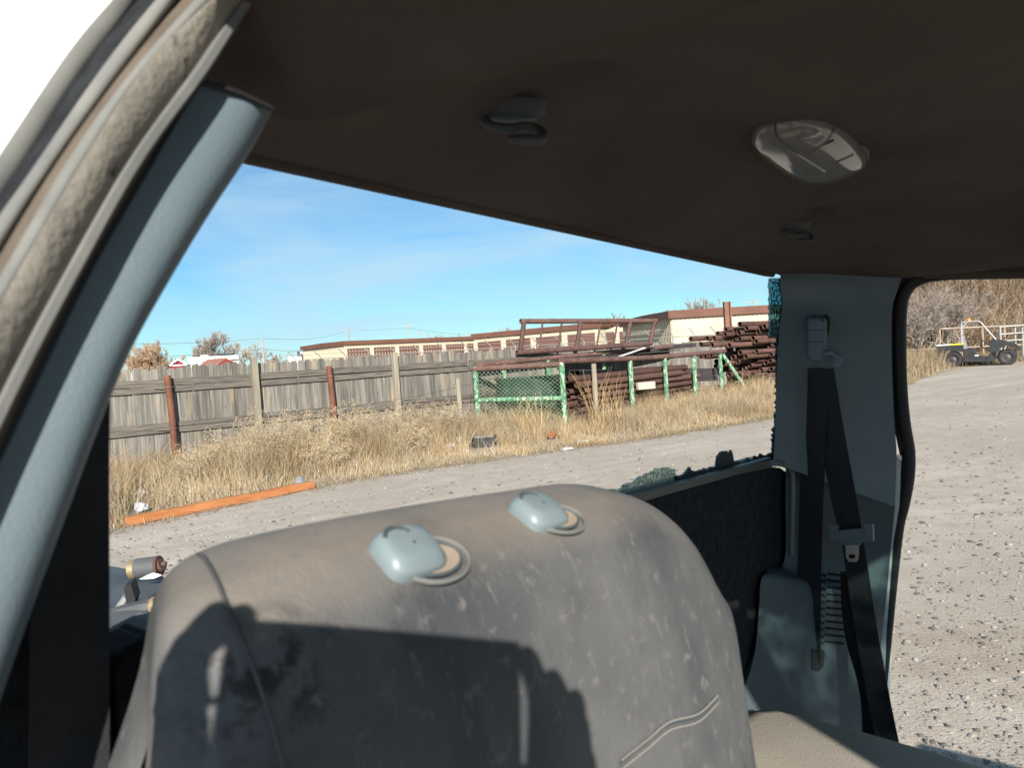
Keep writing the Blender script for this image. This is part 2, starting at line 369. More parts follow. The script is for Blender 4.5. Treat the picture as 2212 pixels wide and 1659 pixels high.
# ============================================================ WOODEN FENCE
def wood_extra(dark, light, warm):
    def f(t, vec, out, b):
        st = noise(t, vscale(t, vec, (28, 28, 1.1)), 1.0, 6, .3, .7); c = mixnode(t, (*dark, 1), (*light, 1), st)
        bl = noise(t, vscale(t, vec, (7, 7, .9)), 1.0, 3, .54, .72); c = mixnode(t, c, (*warm, 1), bl)
        kn = noise(t, vscale(t, vec, (9, 9, 4)), 1.3, 2, .70, .76); return mixnode(t, c, (.10, .06, .035, 1), kn)
    return f
m_picket = M('weathered_picket', (.3, .27, .23), .9, extra=wood_extra((.075, .073, .07), (.25, .232, .205), (.31, .25, .17)), rand=.16, bump=.3, bscale=40, spec=.1)
# rand shift needs an existing colour: give it through the extra node, brightness varies per object
def hue_wrap(m, amt):
    t = m.node_tree; b = t.nodes['Principled BSDF']; l = b.inputs['Base Color'].links[0].from_socket
    h = N(t, 'ShaderNodeHueSaturation'); oi = N(t, 'ShaderNodeObjectInfo'); mr = N(t, 'ShaderNodeMapRange'); mr.inputs[3].default_value = 1-amt; mr.inputs[4].default_value = 1+amt
    t.links.new(oi.outputs['Random'], mr.inputs[0]); t.links.new(mr.outputs[0], h.inputs['Value']); t.links.new(l, h.inputs['Color']); t.links.new(h.outputs[0], b.inputs['Base Color'])
hue_wrap(m_picket, .28)
m_rail = M('weathered_rail', (.085, .078, .07), .9, (.17, .15, .13), 3, 5, stretch=(1, 1, 12), bump=.3, spec=.1, rand=.1)
m_post = M('weathered_post', (.19, .165, .13), .9, (.30, .265, .215), 2, 5, stretch=(12, 12, 1), bump=.3, spec=.1, rand=.1)
m_rust = M('rusty_brown_steel', (.070, .040, .035), .75, (.125, .070, .058), 5, 6, bump=.25, bscale=40, spec=.3, rand=.18)
m_rust_post = M('rusty_brown_post', (.11, .045, .03), .75, (.19, .08, .05), 4, 6, bump=.2, bscale=40, spec=.3)
m_wire = M('galvanised_wire', (.5, .48, .45), .45, metal=.8)
FZ = math.atan2(FD.y, FD.x)
Z0 = Vector((0, 0, 1))
fence = thing('wooden_fence', 'weathered grey dog-ear picket fence behind the dry grass', 'fence', F0)
def picket_mesh(h, wd, seed):
    th = .016; ear = .035; z = h
    pts = [(-wd/2, 0), (wd/2, 0), (wd/2, z-ear), (wd/2-ear, z), (-wd/2+ear, z), (-wd/2, z-ear)]
    c, s = math.cos(FZ), math.sin(FZ); v = []
    for off in (0, th):
        for x, zz in pts: v.append((x*c-off*s*-1*0+off*FN.x, x*s+off*FN.y, zz))
    f = [(5, 4, 3, 2, 1, 0), (6, 7, 8, 9, 10, 11)]+[(i, (i+1) % 6, (i+1) % 6+6, i+6) for i in range(6)]
    me = bpy.data.meshes.new('picket'); me.from_pydata(v, [], f); me.materials.append(m_picket)
    bm = bmesh.new(); bm.from_mesh(me); bmesh.ops.recalc_face_normals(bm, faces=bm.faces); bm.to_mesh(me); bm.free(); return me
pk = [picket_mesh(1.80+.012*i, .1395+.001*(i % 2), i) for i in range(5)]
s = -5.0
S_END = (lambda c: (c.x/c.y*F0.y-F0.x)/(FD.x-c.x/c.y*FD.y))(ray(1446, 800))
while s < S_END:
    p = F0+FD*s-FN*(.003+.006*(int(s*1000) % 7)/7); p = Vector((p.x, p.y, .02+random.uniform(-.012, .02)))
    o = link('picket', random.choice(pk), fence, p); o.rotation_euler = (random.gauss(0, .002), random.gauss(0, .0022), 0)
    s += .1398+random.uniform(0, .0012)
def fpt(s, off, z): q = F0+FD*s+FN*off; return Vector((q.x, q.y, z))
def f_at(px):               # fence parameter under a picture column
    d = (px-CX)/FPX; c = ray(px, 800); k = c.x/c.y
    return (k*F0.y-F0.x)/(FD.x-k*FD.y)
pipes_x = [360, 708]; woods_x = [545, 848]
sx = sorted([f_at(q) for q in pipes_x+woods_x])
knots = [-5.0, f_at(180)]+sx+[f_at(1010), f_at(1180), f_at(1330), S_END]
for a, c in zip(knots, knots[1:]):
    for z, hg in ((1.462, .10), (.745, .09)):
        j = random.uniform(-.012, .012)
        MB().beam(fpt(a+.012, .036, z+j), fpt(c-.012, .036, z+random.uniform(-.012, .012)), .038, hg).build('rail', m_rail, fence)
    MB().beam(fpt(a+.02, .041, .845+random.uniform(-.01, .01)), fpt(c-.02, .041, .84), .04, .085).build('rail', m_rail, fence)
    # a second board laid on the top rail
    MB().beam(fpt(a+.03, .040, 1.588+random.uniform(-.01, .01)), fpt(c-.03, .040, 1.582+random.uniform(-.012, .012)), .04, .12).build('rail', m_rail, fence)
fen2 = thing('wooden_fence', 'pale far stretch of picket fence behind the tall pipe stack', 'fence', at(1560, 790, 32).to_2d().to_3d())
fa2, fb3 = at(1430, 790, 29.5), at(1720, 780, 33.0); fa2.z = fb3.z = 0; fd2 = (fb3-fa2).normalized(); fl2 = (fb3-fa2).length; rot2 = math.atan2(fd2.y, fd2.x)-FZ; k_ = 0
while k_ < fl2:
    pq = fa2+fd2*k_; o = link('picket', random.choice(pk), fen2, Vector((pq.x, pq.y, .03+random.uniform(-.01, .02)))); o.rotation_euler = (0, 0, rot2); k_ += .1408
for z in (1.55, .5): MB().beam(fa2+Z0*z+Vector((-.05, .06, 0)), fb3+Z0*z+Vector((-.05, .06, 0)), .04, .09).build('rail', m_rail, fen2)
for q in pipes_x:
    s0 = f_at(q); b = MB(); b.tube([fpt(s0, .13, -.1), fpt(s0, .13, .9), fpt(s0-.03, .13, 1.70)], .057, 14); po = b.build('pipe_post', m_rust_post, fence, True)
    po['label'] = 'rusty brown pipe post of the fence'
    for z in (1.5, .78):
        b = MB(); ring = [fpt(s0, .13, z)+FD*(math.cos(t)*.066)+FN*(math.sin(t)*.066) for t in [i*math.pi/7 for i in range(14)]]
        ring = [fpt(s0-.25, .06, z-.01), fpt(s0-.12, .15, z)]+[fpt(s0-.02*z, .13, z)+FD*(math.cos(t)*.062)+FN*(math.sin(t)*.062) for t in [math.pi-i*math.pi/8 for i in range(9)]]+[fpt(s0+.1, .07, z)]
        b.tube(ring, .007, 5); b.build('wire_tie', m_wire, po, True)
for q in woods_x:
    s0 = f_at(q); b = MB(); b.box(fpt(s0, .115, .97), .115, .1, 1.94 if q < 600 else 1.86, FD, FN); b.build('wooden_post', m_post, fence)
for q, h in ((938, 1.28),):
    p = fpt(f_at(q), .9, 0); b = MB(); b.tube([p, p+Vector((0, 0, h-.06)), p+Vector((-.005, 0, h-.01)), p+Vector((-.005, 0, h))], [.06, .055, .045, .015], 10); tag(b.build('round_post', m_post, None, True), 'short round wooden post standing in front of the picket fence', 'post')
wr = thing('wire_fence', 'thin sagging wire strands strung before the picket fence', 'wire fence', fpt(4, .5, 0))
for z0, z1 in ((1.25, 1.22), (1.0, .98), (.8, .86)):
    b = MB(); b.tube([fpt(lerp(sx[-2], f_at(1030), k/12), lerp(.2, .75, k/12), lerp(z0-.4, z1, k/12)-.06*math.sin(k/12*3.14)) for k in range(13)], .004, 4); b.build('wire', m_rust, wr)

# ============================================================ GREEN CORRAL
def paint_extra(t, vec, out, b):
    c = mixnode(t, (.045, .16, .085, 1), (.08, .23, .13, 1), noise(t, vec, 5, 4, .4, .6))
    c = mixnode(t, c, (.40, .46, .36, 1), noise(t, vscale(t, vec, (1, 1, .35)), 26, 6, .51, .58)); return mixnode(t, c, (.16, .09, .05, 1), noise(t, vec, 9, 5, .60, .68))
m_green = M('peeling_green_paint', (.1, .28, .16), .7, extra=paint_extra, spec=.3)
def palerust(t, vec, out, b):
    c = mixnode(t, (.085, .048, .042, 1), (.15, .088, .075, 1), noise(t, vec, 3, 5, .35, .65)); return mixnode(t, c, (.34, .26, .17, 1), noise(t, vec, 16, 6, .60, .68))
m_rail2 = M('flaking_brown_rail', (.12, .06, .05), .75, extra=palerust, spec=.25)
m_mesh = M('expanded_metal', (.10, .17, .11), .7, (.22, .26, .19), 6, spec=.3)
cl, cr = Vector((-.80, 16.9, 0)), Vector((1.08, 16.2, 0)); ce = Vector((6.05, 22.0, 0))
cor = thing('corral_pen', 'green peeling pipe corral with expanded metal end panel and brown top rails', 'corral', cr)
Z = Vector((0, 0, 1))
for nm, p, h in (('post', cl, 1.50), ('post', cr, 1.47)):
    MB().tube([p-Z*.1, p+Z*h], .062, 12).build('post', m_green, cor, True)
MB().tube([cl+Z*1.44+Vector((-.04, 0, 0)), cr+Z*1.43+Vector((.02, 0, 0))], .062, 12).build('top_rail', m_rail2, cor, True)
MB().tube([cl+Z*.74, cr+Z*.70], .055, 12).build('middle_rail', m_green, cor, True)
MB().tube([cl+Z*.06, cr+Z*.06], .055, 12).build('bottom_rail', m_green, cor, True)
ex = (cr-cl).normalized(); W_ = (cr-cl).length; b = MB(); st = .105; sh = .043
yb = ex.cross(Z)
zz = .1; row = 0
while zz < 1.38:
    k = .05 + (st/2 if row % 2 else 0)
    while k < W_-.06:
        a = cl+ex*k+Z*zz
        for d in (1, -1):
            e = a+ex*(d*st/2)+Z*sh; b.beam(a, e, .006, .019, up=(0.1, 1, 0))
        k += st
    zz += sh; row += 1
b.build('expanded_mesh', m_mesh, cor, fix=False)
sd = (ce-cr).normalized(); sl = (ce-cr).length
MB().tube([cr+Z*1.49-sd*.02, cr+sd*sl*.5+Z*1.42, ce+sd*.35+Z*1.44], .065, 12).build('side_rail', m_rail2, cor, True)
def k_at(px):
    c = ray(px, 800); k = c.x/c.y; return (k*cr.y-cr.x)/(sd.x-k*sd.y)
for px in (1283, 1362, 1437, 1500, 1557):
    p = cr+sd*k_at(px); MB().tube([p-Z*.1, p+Z*1.39], [.062, .058], 12).build('post', m_post if px == 1283 else m_green, cor, True)
p = cr+sd*k_at(1563); MB().tube([p+Z*1.36, p+sd*.75+Vector((.3, -.4, .1))], .055, 10).build('brace', m_green, cor, True)
bl0 = cl+Z*1.52; bl1 = at(1450, 748, 21.2)
MB().tube([bl0, bl1], .06, 12).build('back_rail', m_rail2, cor, True)
for px, Zd in ((1078, 17.4), (1168, 18.2), (1290, 19.3)):
    k = .12 if px < 1100 else (.32 if px < 1200 else .6); p = bl0.lerp(bl1, k); MB().tube([Vector((p.x, p.y, -.05)), p-Z*.04], .055, 10).build('post', m_green, cor, True)

tk = MB(); kc = cl.lerp(cr, .52)+Vector((.28, .75, 0)); km = M('dark_green_tank', (.02, .05, .035), .6, (.035, .075, .05), 4)
ov = lambda s_, z: [kc+Vector((.82*s_*math.cos(a), .42*s_*math.sin(a), z)) for a in [i*math.pi/14 for i in range(28)]]
tk.grid([ov(.97, 0), ov(1, .05), ov(.985, .3), ov(1.01, .34), ov(.985, .4), ov(.985, .75), ov(1.01, .79), ov(.985, .84), ov(.985, 1.12), ov(1.03, 1.16), ov(1.0, 1.19), ov(.95, 1.16), ov(.93, .1)], True); tk.f += [tuple(12*28+i for i in range(28))]
tag(tk.build('stock_tank', km, None, True), 'dark green stock tank standing behind the expanded metal panel', 'tank')
# ladder-like pipe frame lying on top
fr = thing('pipe_gate_frame', 'brown rusty pipe gate frame propped on top of the corral rails', 'gate', at(1240, 770, 18.6))
tl, tr = at(1128, 694, 18.2), at(1418, 693, 20.2); bl, br = at(1120, 762, 18.0), at(1408, 742, 20.0)
MB().pipe(tl-(tr-tl).normalized()*.05, tr, .062, .009).build('top_pipe', m_rust, fr, True)
MB().pipe(bl-(br-bl).normalized()*.05, br, .062, .009).build('bottom_pipe', m_rust, fr, True)
for t, r in ((.012, .058), (.14, .024), (.275, .024), (.41, .056), (.56, .024), (.69, .024), (.79, .056), (.985, .056)):
    MB().tube([tl.lerp(tr, t), bl.lerp(br, t)], r, 10).build('upright' if r > .03 else 'bar', m_rust, fr, True)

# low pile of pipes in the corral
gp = 'pipes in the low pile'
nrm = Vector((sd.y, -sd.x, 0))
m_pipe = M('rusty_pipe', (.068, .038, .032), .7, (.125, .066, .052), 3.2, 5, lo=.3, hi=.7, bump=.2, bscale=30, spec=.3, rand=.25)
rp_ = random.Random(11); z_ = 0.085; row = 0
while z_ < 1.12:
    n_ = .14+(.08 if row % 2 else 0)
    while n_ < (1.45 if row < 3 else 1.3):
        r = rp_.choice((.062, .07, .076)); k0 = rp_.uniform(.05, .75)+.12*row*rp_.random(); ln = rp_.uniform(5.0, 6.2)-k0*.5
        q = cr-nrm*(n_+rp_.uniform(-.004, .004))+sd*k0; q.z = z_+rp_.uniform(-.006, .006)
        tag(MB().pipe(q, q+sd*ln+Z*rp_.uniform(-.004, .02)*(row > 0), r, .009).build('steel_pipe', m_pipe, None, True), 'long rusty steel pipe in the low pile behind the green corral posts', 'pipe', gp)
        n_ += .162
    z_ += .142; row += 1
# flat beams on top of that pile
m_dark = M('dark_primed_steel', (.045, .04, .045), .5, (.075, .06, .06), 2, spec=.4)
for (x0, y0, Z0, x1, y1, Z1, w_, h_, lb) in [(1240, 800, 17.6, 1548, 796, 23.2, .3, .22, 'dark steel channel beam lying under the corral side rail'), (1246, 818, 17.4, 1545, 812, 22.9, .16, .16, 'narrow rusty box beam under the dark channel beam'), (1225, 775, 18.2, 1450, 757, 21.4, .55, .03, 'dark flat steel sheet lying on the corral rails'), (1390, 752, 20.6, 1490, 742, 23, .4, .12, 'dark steel channel poking out right of the pipe gate frame')]:
    b = MB(); a, c = at(x0, y0, Z0), at(x1, y1, Z1); d = (c-a).normalized(); sdv = d.cross(Z).normalized()
    b.beam(a, c, w_, .014); b.beam(a+Z*0-sdv*(w_/2)-Z*h_/2, c-sdv*(w_/2)-Z*h_/2, .012, h_-.018); b.beam(a+sdv*(w_/2)-Z*h_/2, c+sdv*(w_/2)-Z*h_/2, .012, h_-.018)
    tag(b.build('steel_beam', m_dark if 'dark' in lb else m_rust), lb, 'beam')
tag(MB().beam(at(1335, 771, 18.6), at(1411, 745, 20.4), .03, .03).build('white_strip', M('white_strip', (.75, .7, .7), .5)), 'thin white strip lying across the top of the steel sheet', 'strip')
tag(MB().box(at(1395, 833, 18.6), .5, .1, .17, (.9, .45, 0), (-.45, .9, 0)).build('pale_block', M('pale_block', (.55, .5, .4), .8, (.4, .36, .28), 8)), 'pale rectangular block lying on the rusty pipes', 'block')

# tall stack of pipes
zp = [(1355, 505), (1200, 562), (1430, 550), (1580, 540), (1625, 530), (1110, 608), (1195, 620), (1345, 600), (1555, 595), (1700, 590), (815, 668), (995, 660), (1070, 660), (1300, 570), (1295, 685), (1350, 665), (1500, 660), (1535, 695), (930, 727), (1050, 733), (1240, 738), (1680, 740), (1735, 728), (1330, 775), (1540, 805), (1360, 820), (1700, 840), (1280, 870), (1420, 862), (1330, 918), (1530, 905), (1590, 1005), (1700, 1000), (920, 855), (975, 865), (1035, 845), (1470, 960), (1640, 930), (1220, 930), (1400, 990), (1260, 990), (1500, 1060), (1350, 1070), (1640, 1070), (1240, 1060), (1690, 910)]
pd = Vector((math.sin(rad(52)), math.cos(rad(52)), 0)); pn = Vector((pd.y, -pd.x, 0)); base = at(1560, 800, 22.4); placed = []
for zx, zy in sorted(zp, key=lambda q: -q[0]):
    px, py = (1550+zx/4.366)*.8587, (700+zy/4.366)*.8587; r = random.choice((.072, .078, .082)); best = None
    for i in range(26):
        n_ = .09*i; d = ray(px, py); pl = base-pn*n_; t = (pl-EYE).dot(pn)/d.dot(pn); q = EYE+d*t
        if q.z < r: continue
        if all((n_-a)**2+(q.z-c)**2 > (r+e)**2*.98 for a, c, e in placed): best = (n_, q); break
    if not best: continue
    n_, q = best; placed.append((n_, q.z, r)); ln = random.uniform(2.6, 3.6)
    lb = {(815, 668): 'rusty steel pipe sticking out farthest left from the tall stack', (1355, 505): 'topmost rusty steel pipe of the tall stack right of the brown column', (1590, 1005): 'lowest rusty steel pipe end of the tall stack above the dry stalks', (930, 727): 'rusty steel pipe just below the one sticking out farthest left', (1200, 562): 'rusty steel pipe whose end lies just left of the brown column'}.get((zx, zy), 'rusty steel pipe with open end in the tall stack by the brown column')
    tag(MB().pipe(q, q+pd*ln, r, .009, 16).build('steel_pipe', m_pipe, None, True), lb, 'pipe', 'pipes in the tall stack')
for zi in range(15):                                 # the rows behind
    for ni in range(9):
        n_ = .02+.165*ni+(.08 if zi % 2 else 0); z_ = .09+.147*zi
        if z_ < .5 and ni > 1: continue; r = random.choice((.070, .076))
        if z_ > 2.25-.22*max(0, 3-ni)*0: continue
        if not all((n_-a)**2+(z_-c)**2 > (r+e)**2*.97 for a, c, e in placed): continue
        px = random.uniform(1592, 1672)-(60 if z_ < 1.5 and random.random() < .3 else 0)
        if z_ > 1.9: px = random.uniform(1625, 1680)
        d = ray(px, 760); pl = base-pn*n_; t = (pl-EYE).dot(pn)/d.dot(pn); q = EYE+d*t; q.z = z_; placed.append((n_, z_, r))
        tag(MB().pipe(q, q+pd*random.uniform(2.2, 2.8), r, .009, 12).build('steel_pipe', m_pipe, None, True), 'rusty steel pipe with open end in the tall stack by the brown column', 'pipe', 'pipes in the tall stack')
# the rack column and hidden cross bearers that carry the stack
rk = thing('pipe_rack', 'tall brown steel column of the rack holding the pipe stack', 'rack', Vector((*at(1578, 800, 25.3).xy, 0)))
b = MB(); c = at(1578, 800, 25.3); c.z = 0; ct = 1.58+(at(1578, 651, 25.3).z-1.58)
for dx in (-.09, .09): b.box((c.x+dx, c.y, ct/2), .04, .2, ct)
b.box((c.x, c.y, ct/2), .14, .02, ct); b.build('column', M('brown_column', (.17, .075, .045), .7, (.21, .10, .065), 3), rk)
for k in (.9, 2.2):
    p = base+pd*k; MB().beam(Vector((p.x, p.y, .1))+pn*.3, Vector((p.x, p.y, .1))-pn*2.4, .15, .2).build('bearer', m_rust, rk)

# ============================================================ SMALL THINGS IN THE GRASS
m_timber = M('orange_brown_timber', (.34, .13, .05), .8, (.45, .19, .08), 3, 5, stretch=(1, 1, 6), bump=.3, spec=.2)
a, c = gnd(276, 1137), gnd(676, 1056); d = (c-a).normalized(); b = MB()
rows = []
for i in range(9):
    t = i/8; p = a.lerp(c, t)+Z*.055+Vector((0, 0, .006*math.sin(i*2.1))); sdv = d.cross(Z)
    rows.append([p+sdv*(.05*x)+Z*(.048*z) for x, z in ((-1, -1), (1, -1), (1.04, .9), (.9, 1), (-.9, 1), (-1.04, .9))])
b.grid(rows, True); b.f += [(0, 1, 2, 3, 4, 5), tuple(48+k for k in range(6))]; tag(b.build('timber_post', m_timber), 'long orange-brown square timber lying at the gravel edge', 'timber')
b = MB(); p = gnd(1046, 966); up_ = Z
outer = lambda s, z: [p+Vector((x*s*.235, y*s*.16, z)) for x, y in ((-1, -.8), (-.8, -1), (.8, -1), (1, -.8), (1, .8), (.8, 1), (-.8, 1), (-1, .8))]
b.grid([outer(.82, .0), outer(.95, .16), outer(1.0, .17), outer(1.06, .175), outer(1.06, .195), outer(.98, .195), outer(.93, .17), outer(.8, .015)], True); b.f += [tuple(range(7, -1, -1)), tuple(56+k for k in range(8))]
tag(b.build('black_tub', M('black_plastic', (.025, .027, .03), .45, (.05, .05, .055), 8)), 'small black plastic tub standing in the dry grass', 'tub')
def crumple(name, px, py, sx_, sz_, mt, lb, cat, zoff=.0):
    p = gnd(px, py); me = bpy.data.meshes.new(name); bm = bmesh.new(); bmesh.ops.create_icosphere(bm, subdivisions=2, radius=1)
    for v in bm.verts: k = random.uniform(.55, 1.1); v.co = Vector((v.co.x*sx_*k, v.co.y*sx_*.7*k, max(-.02, v.co.z*sz_*k)+sz_*.5))+Vector((0, 0, zoff))
    bm.to_mesh(me); bm.free(); me.materials.append(mt); o = link(name, me, None, Vector((p.x, p.y, 0))); return tag(o, lb, cat)
m_wp = M('white_litter', (.5, .49, .47), .6); m_gb = M('grey_plastic', (.33, .33, .37), .4, (.5, .5, .55), 8)
crumple('plastic_bag', 305, 1108, .10, .09, m_gb, 'crumpled grey plastic bag in the grass left of the timber', 'litter')
crumple('paper_scrap', 305, 1072, .10, .07, m_wp, 'crumpled white paper scrap in the grass above the grey bag', 'litter')
crumple('plastic_bottle', 975, 965, .11, .04, M('blue_litter', (.45, .6, .72), .3), 'pale blue crushed bottle in the grass left of the black tub', 'litter')
crumple('white_litter', 1260, 958, .13, .05, m_wp, 'white crumpled litter at the gravel edge below the corral post', 'litter')
crumple('white_litter', 1225, 972, .16, .03, m_wp, 'flattened white litter nearest the gravel below the corral', 'litter')
crumple('rusty_bucket', 1192, 950, .12, .13, M('rust_orange', (.25, .1, .04), .9, (.16, .06, .03), 8), 'crushed orange-rust tin below the mesh panel', 'tin')
b = MB(); p = gnd(648, 1058)
b.tube([p, p+Z*.03, p+Z*.05, p+Z*.17, p+Z*.19], [.19, .18, .09, .05, .02], 10); tag(b.build('grey_cone', M('faded_grey_rubber', (.16, .17, .18), .8, (.24, .24, .25), 9), None, True), 'small weathered grey cone behind the end of the timber', 'cone')

# ============================================================ BUILDINGS BEYOND THE FENCE
m_cream = M('cream_metal_siding', (.50, .43, .32), .6, (.55, .48, .37), .6, 4, spec=.3)
m_trim = M('brown_fascia', (.12, .055, .04), .6, (.15, .07, .05), 1, spec=.3)
m_door = M('brown_rollup_door', (.12, .06, .048), .6, (.15, .08, .065), 1, spec=.3)
m_roofw = M('pale_metal_roof', (.62, .6, .57), .5)
def storage(name, label, A, B, h, doors, depth, fascia=.28, roof=m_trim, ends=False, ribs=False):
    A = Vector((A[0], A[1], 0)); B = Vector((B[0], B[1], 0)); d = (B-A).normalized(); n = Vector((d.y, -d.x, 0))
    if n.dot(-A) < 0: n = -n
    t = thing(name, label, 'building', (A+B)/2); b = MB(); ln = (B-A).length
    q = [A, B, B-n*depth, A-n*depth]; b.add([p for p in q]+[p+Z*h for p in q], [(0, 1, 5, 4), (1, 2, 6, 5), (2, 3, 7, 6), (3, 0, 4, 7)]); b.build('wall', m_cream, t)
    r = [A-d*.15+n*.15+Z*(h+.02), B+d*.15+n*.15+Z*(h+.02), B+d*.15-n*(depth+.15)+Z*(h+.02), A-d*.15-n*(depth+.15)+Z*(h+.02)]
    c = (r[0]+r[2])/2; rb = MB(); mid0 = (r[0]+r[3])/2+Z*.06; mid1 = (r[1]+r[2])/2+Z*.06
    rb.add(r+[mid0, mid1], [(0, 1, 5, 4), (2, 3, 4, 5), (0, 4, 3), (1, 2, 5), (0, 3, 2, 1)]); rb.build('roof', roof, t)
    MB().beam(A-d*.17+n*.17+Z*(h-fascia/2+.03), B+d*.17+n*.17+Z*(h-fascia/2+.03), .04, fascia).build('fascia', m_trim, t)
    for e, dd in ((A, -d), (B, d)): MB().beam(e+dd*.19+n*.14+Z*(h-fascia/2+.03), e+dd*.19-n*(depth+.1)+Z*(h-fascia/2+.03), .04, fascia).build('end_fascia', m_trim, t)
    for x0, x1, top in doors:
        db = MB(); z = .05
        while z < top-.01:
            e = min(z+.3, top); a = A+d*x0+n*.02; c2 = A+d*x1+n*.02
            db.add([a+Z*z, c2+Z*z, c2+n*.045+Z*((z+e)/2), a+n*.045+Z*((z+e)/2), a+Z*e, c2+Z*e], [(0, 1, 2, 3), (3, 2, 5, 4)]); z = e
        db.build('rollup_door', m_door, t, fix=False)
        MB().box(A+d*((x0+x1)/2)+n*.05+Z*(top+.32), .3, .08, .12, d, n).build('wall_light', m_trim, t)
    if ribs:
        rbb = MB(); k = .1
        while k < ln-.05: rbb.box(A+d*k+n*.012+Z*(h/2), .05, .05, h-.3, d, n); k += .245
        k = .1
        while k < depth: rbb.box(A-n*k-d*.012+Z*(h/2), .05, .05, h-.3, n, d); k += .245
        rbb.build('siding_ribs', m_cream, t, fix=False)
    return t
def seg(x0, Z0, x1, Z1): a, c = at(x0, 790, Z0), at(x1, 770, Z1); return (a.x, a.y), (c.x, c.y)
def even(n, first, pitch, wd, top): return [(first+i*pitch, first+i*pitch+wd, top) for i in range(n)]
A, B = seg(748, 55, 1026, 62.5)
LA = (Vector(B)-Vector(A)).length
storage('storage_building', 'long cream storage unit row with brown roll-up doors, left of the corral', A, B, 3.72, even(5, .15, LA/5.4, LA/5.4*.84, 3.2)+[(LA*5.05/5.4, LA*5.35/5.4, 3.2)], 7, ribs=True)
A, B = seg(1028, 59.5, 1296, 53); LB = (Vector(B)-Vector(A)).length
storage('storage_building', 'cream storage unit row seen behind the pipe gate frame', A, B, 3.8, even(4, .35, LB/4.05, LB/4.05*.82, 3.15), 7, fascia=.36)
A, B = seg(1299, 53.5, 1475, 59); LC = (Vector(B)-Vector(A)).length
storage('storage_building', 'cream storage unit row with pale roof edge left of the tall pipes', A, B, 3.8, even(5, .2, LC/5, LC/5*.7, 3.15), 7, fascia=.2, roof=m_roofw)
A, B = seg(1456, 39.3, 1960, 41)
storage('metal_building', 'cream ribbed metal building with brown fascia behind the pipe stack', A, B, 3.58, [], 9, fascia=.4, ribs=True)

# chain link fence in front of the storage units
m_galv = M('galvanised_steel', (.38, .38, .37), .5, metal=.6)
cf = thing('chain_link_fence', 'chain link fence with angled barbed wire arms before the storage units', 'fence', at(900, 790, 40).to_2d().to_3d())
ca_, cb_ = at(640, 790, 34), at(1640, 750, 37.5)
ca_.z = cb_.z = 0; n = 20
for i in range(n+1):
    p = ca_.lerp(cb_, i/n); MB().tube([p, p+Z*2.25, p+Z*2.6+Vector((-.3, -.12, 0))], .028, 5).build('post', m_galv, cf)
for z, o in ((2.2, 0), (2.42, -.14), (2.58, -.28)): MB().tube([ca_+Z*z+Vector((o, 0, 0)), cb_+Z*z+Vector((o, 0, 0))], .02 if z < 2.3 else .009, 4).build('rail' if z < 2.3 else 'barbed_wire', m_galv, cf)

# farm buildings far left
m_red = M('barn_red', (.20, .025, .028), .7, (.16, .02, .022), 1); m_white = M('white_paint', (.75, .75, .75), .5); m_rroof = M('rusty_red_roof', (.24, .10, .08), .7, (.33, .15, .11), 2); m_gray = M('grey_green_roof', (.36, .40, .39), .6)
m_glass = M('dark_window', (.02, .025, .03), .15, spec=.6)
def px2m(Z): return Z/FPX
def frame_at(px, Z): p = at(px, 790, Z); p.z = 0; d = Vector((p.y, -p.x, 0)).normalized(); return p, d, Vector((-p.x, -p.y, 0)).normalized()
Zs = 95; p, d, nn = frame_at(385, Zs); t = thing('red_shed', 'small red gambrel shed with white trim above the fence', 'shed', p)
hz = lambda py, px, Z_: at(px, py, Z_).z
wS = 34*px2m(Zs)*.5; top = hz(777, 385, Zs); e1 = hz(783, 385, Zs); e2 = hz(789, 385, Zs)
poly = [p-d*wS, p+d*wS, p+d*wS+Z*e2, p+d*wS*.62+Z*e1, p+Z*top, p-d*wS*.62+Z*e1, p-d*wS+Z*e2]
MB().prism(poly, -nn*5).build('wall', m_red, t)
for a, c in ((2, 3), (3, 4), (4, 5), (5, 6)): MB().beam(poly[a]+nn*.1, poly[c]+nn*.1, .3, .16).build('trim', m_white, t)
MB().beam(poly[6]+nn*.08, poly[2]+nn*.08, .06, .14).build('trim', m_white, t)
Zs = 110; p, d, nn = frame_at(462, Zs); t = thing('camper', 'long white recreational camper parked behind the red roof', 'camper', p)
wS = 100*px2m(Zs)/2; top = hz(770, 462, Zs)
MB().box(p+Z*(top/2+.3), wS*2, 2.5, top-.6, d, nn).build('body', m_white, t)
for k, w_ in ((-.85, 1.2), (-.6, .8), (.5, 2.6)): MB().box(p+d*wS*k+nn*1.27+Z*(top*.72), w_, .05, .9, d, nn).build('window', m_glass, t)
for k in (-.35, .35, .7): MB().box(p+d*wS*k+Z*(top+.15), 1.1, .9, .3, d, nn).build('roof_unit', m_glass if k > 0 else m_gray, t)
MB().beam(p-d*wS*.2+nn*1.28+Z*(top*.83), p+d*wS+nn*1.28+Z*(top*.86), .03, .25).build('stripe', M('maroon_stripe', (.09, .05, .05), .5), t)
for k in (-.3, .1): MB().tube([p+d*wS*k+nn*1.0+Z*.4, p+d*wS*k+nn*1.25+Z*.4], .4, 10).build('wheel', m_dark, t)
Zs = 80; p, d, nn = frame_at(489, Zs); t = thing('red_roof_house', 'low red shed with rusty red gable roof before the camper', 'house', p)
wS = 20*px2m(Zs); top = hz(776, 489, Zs); ev = hz(790, 489, Zs)
ax = (-d*.82-nn*.55*-1).normalized()
g = [p-d*wS*.9, p+d*wS, p+d*wS+Z*ev, p+Z*top, p-d*wS*.9+Z*ev]; off = -d*1.9-nn*4
MB().prism(g, off).build('wall', m_red, t)
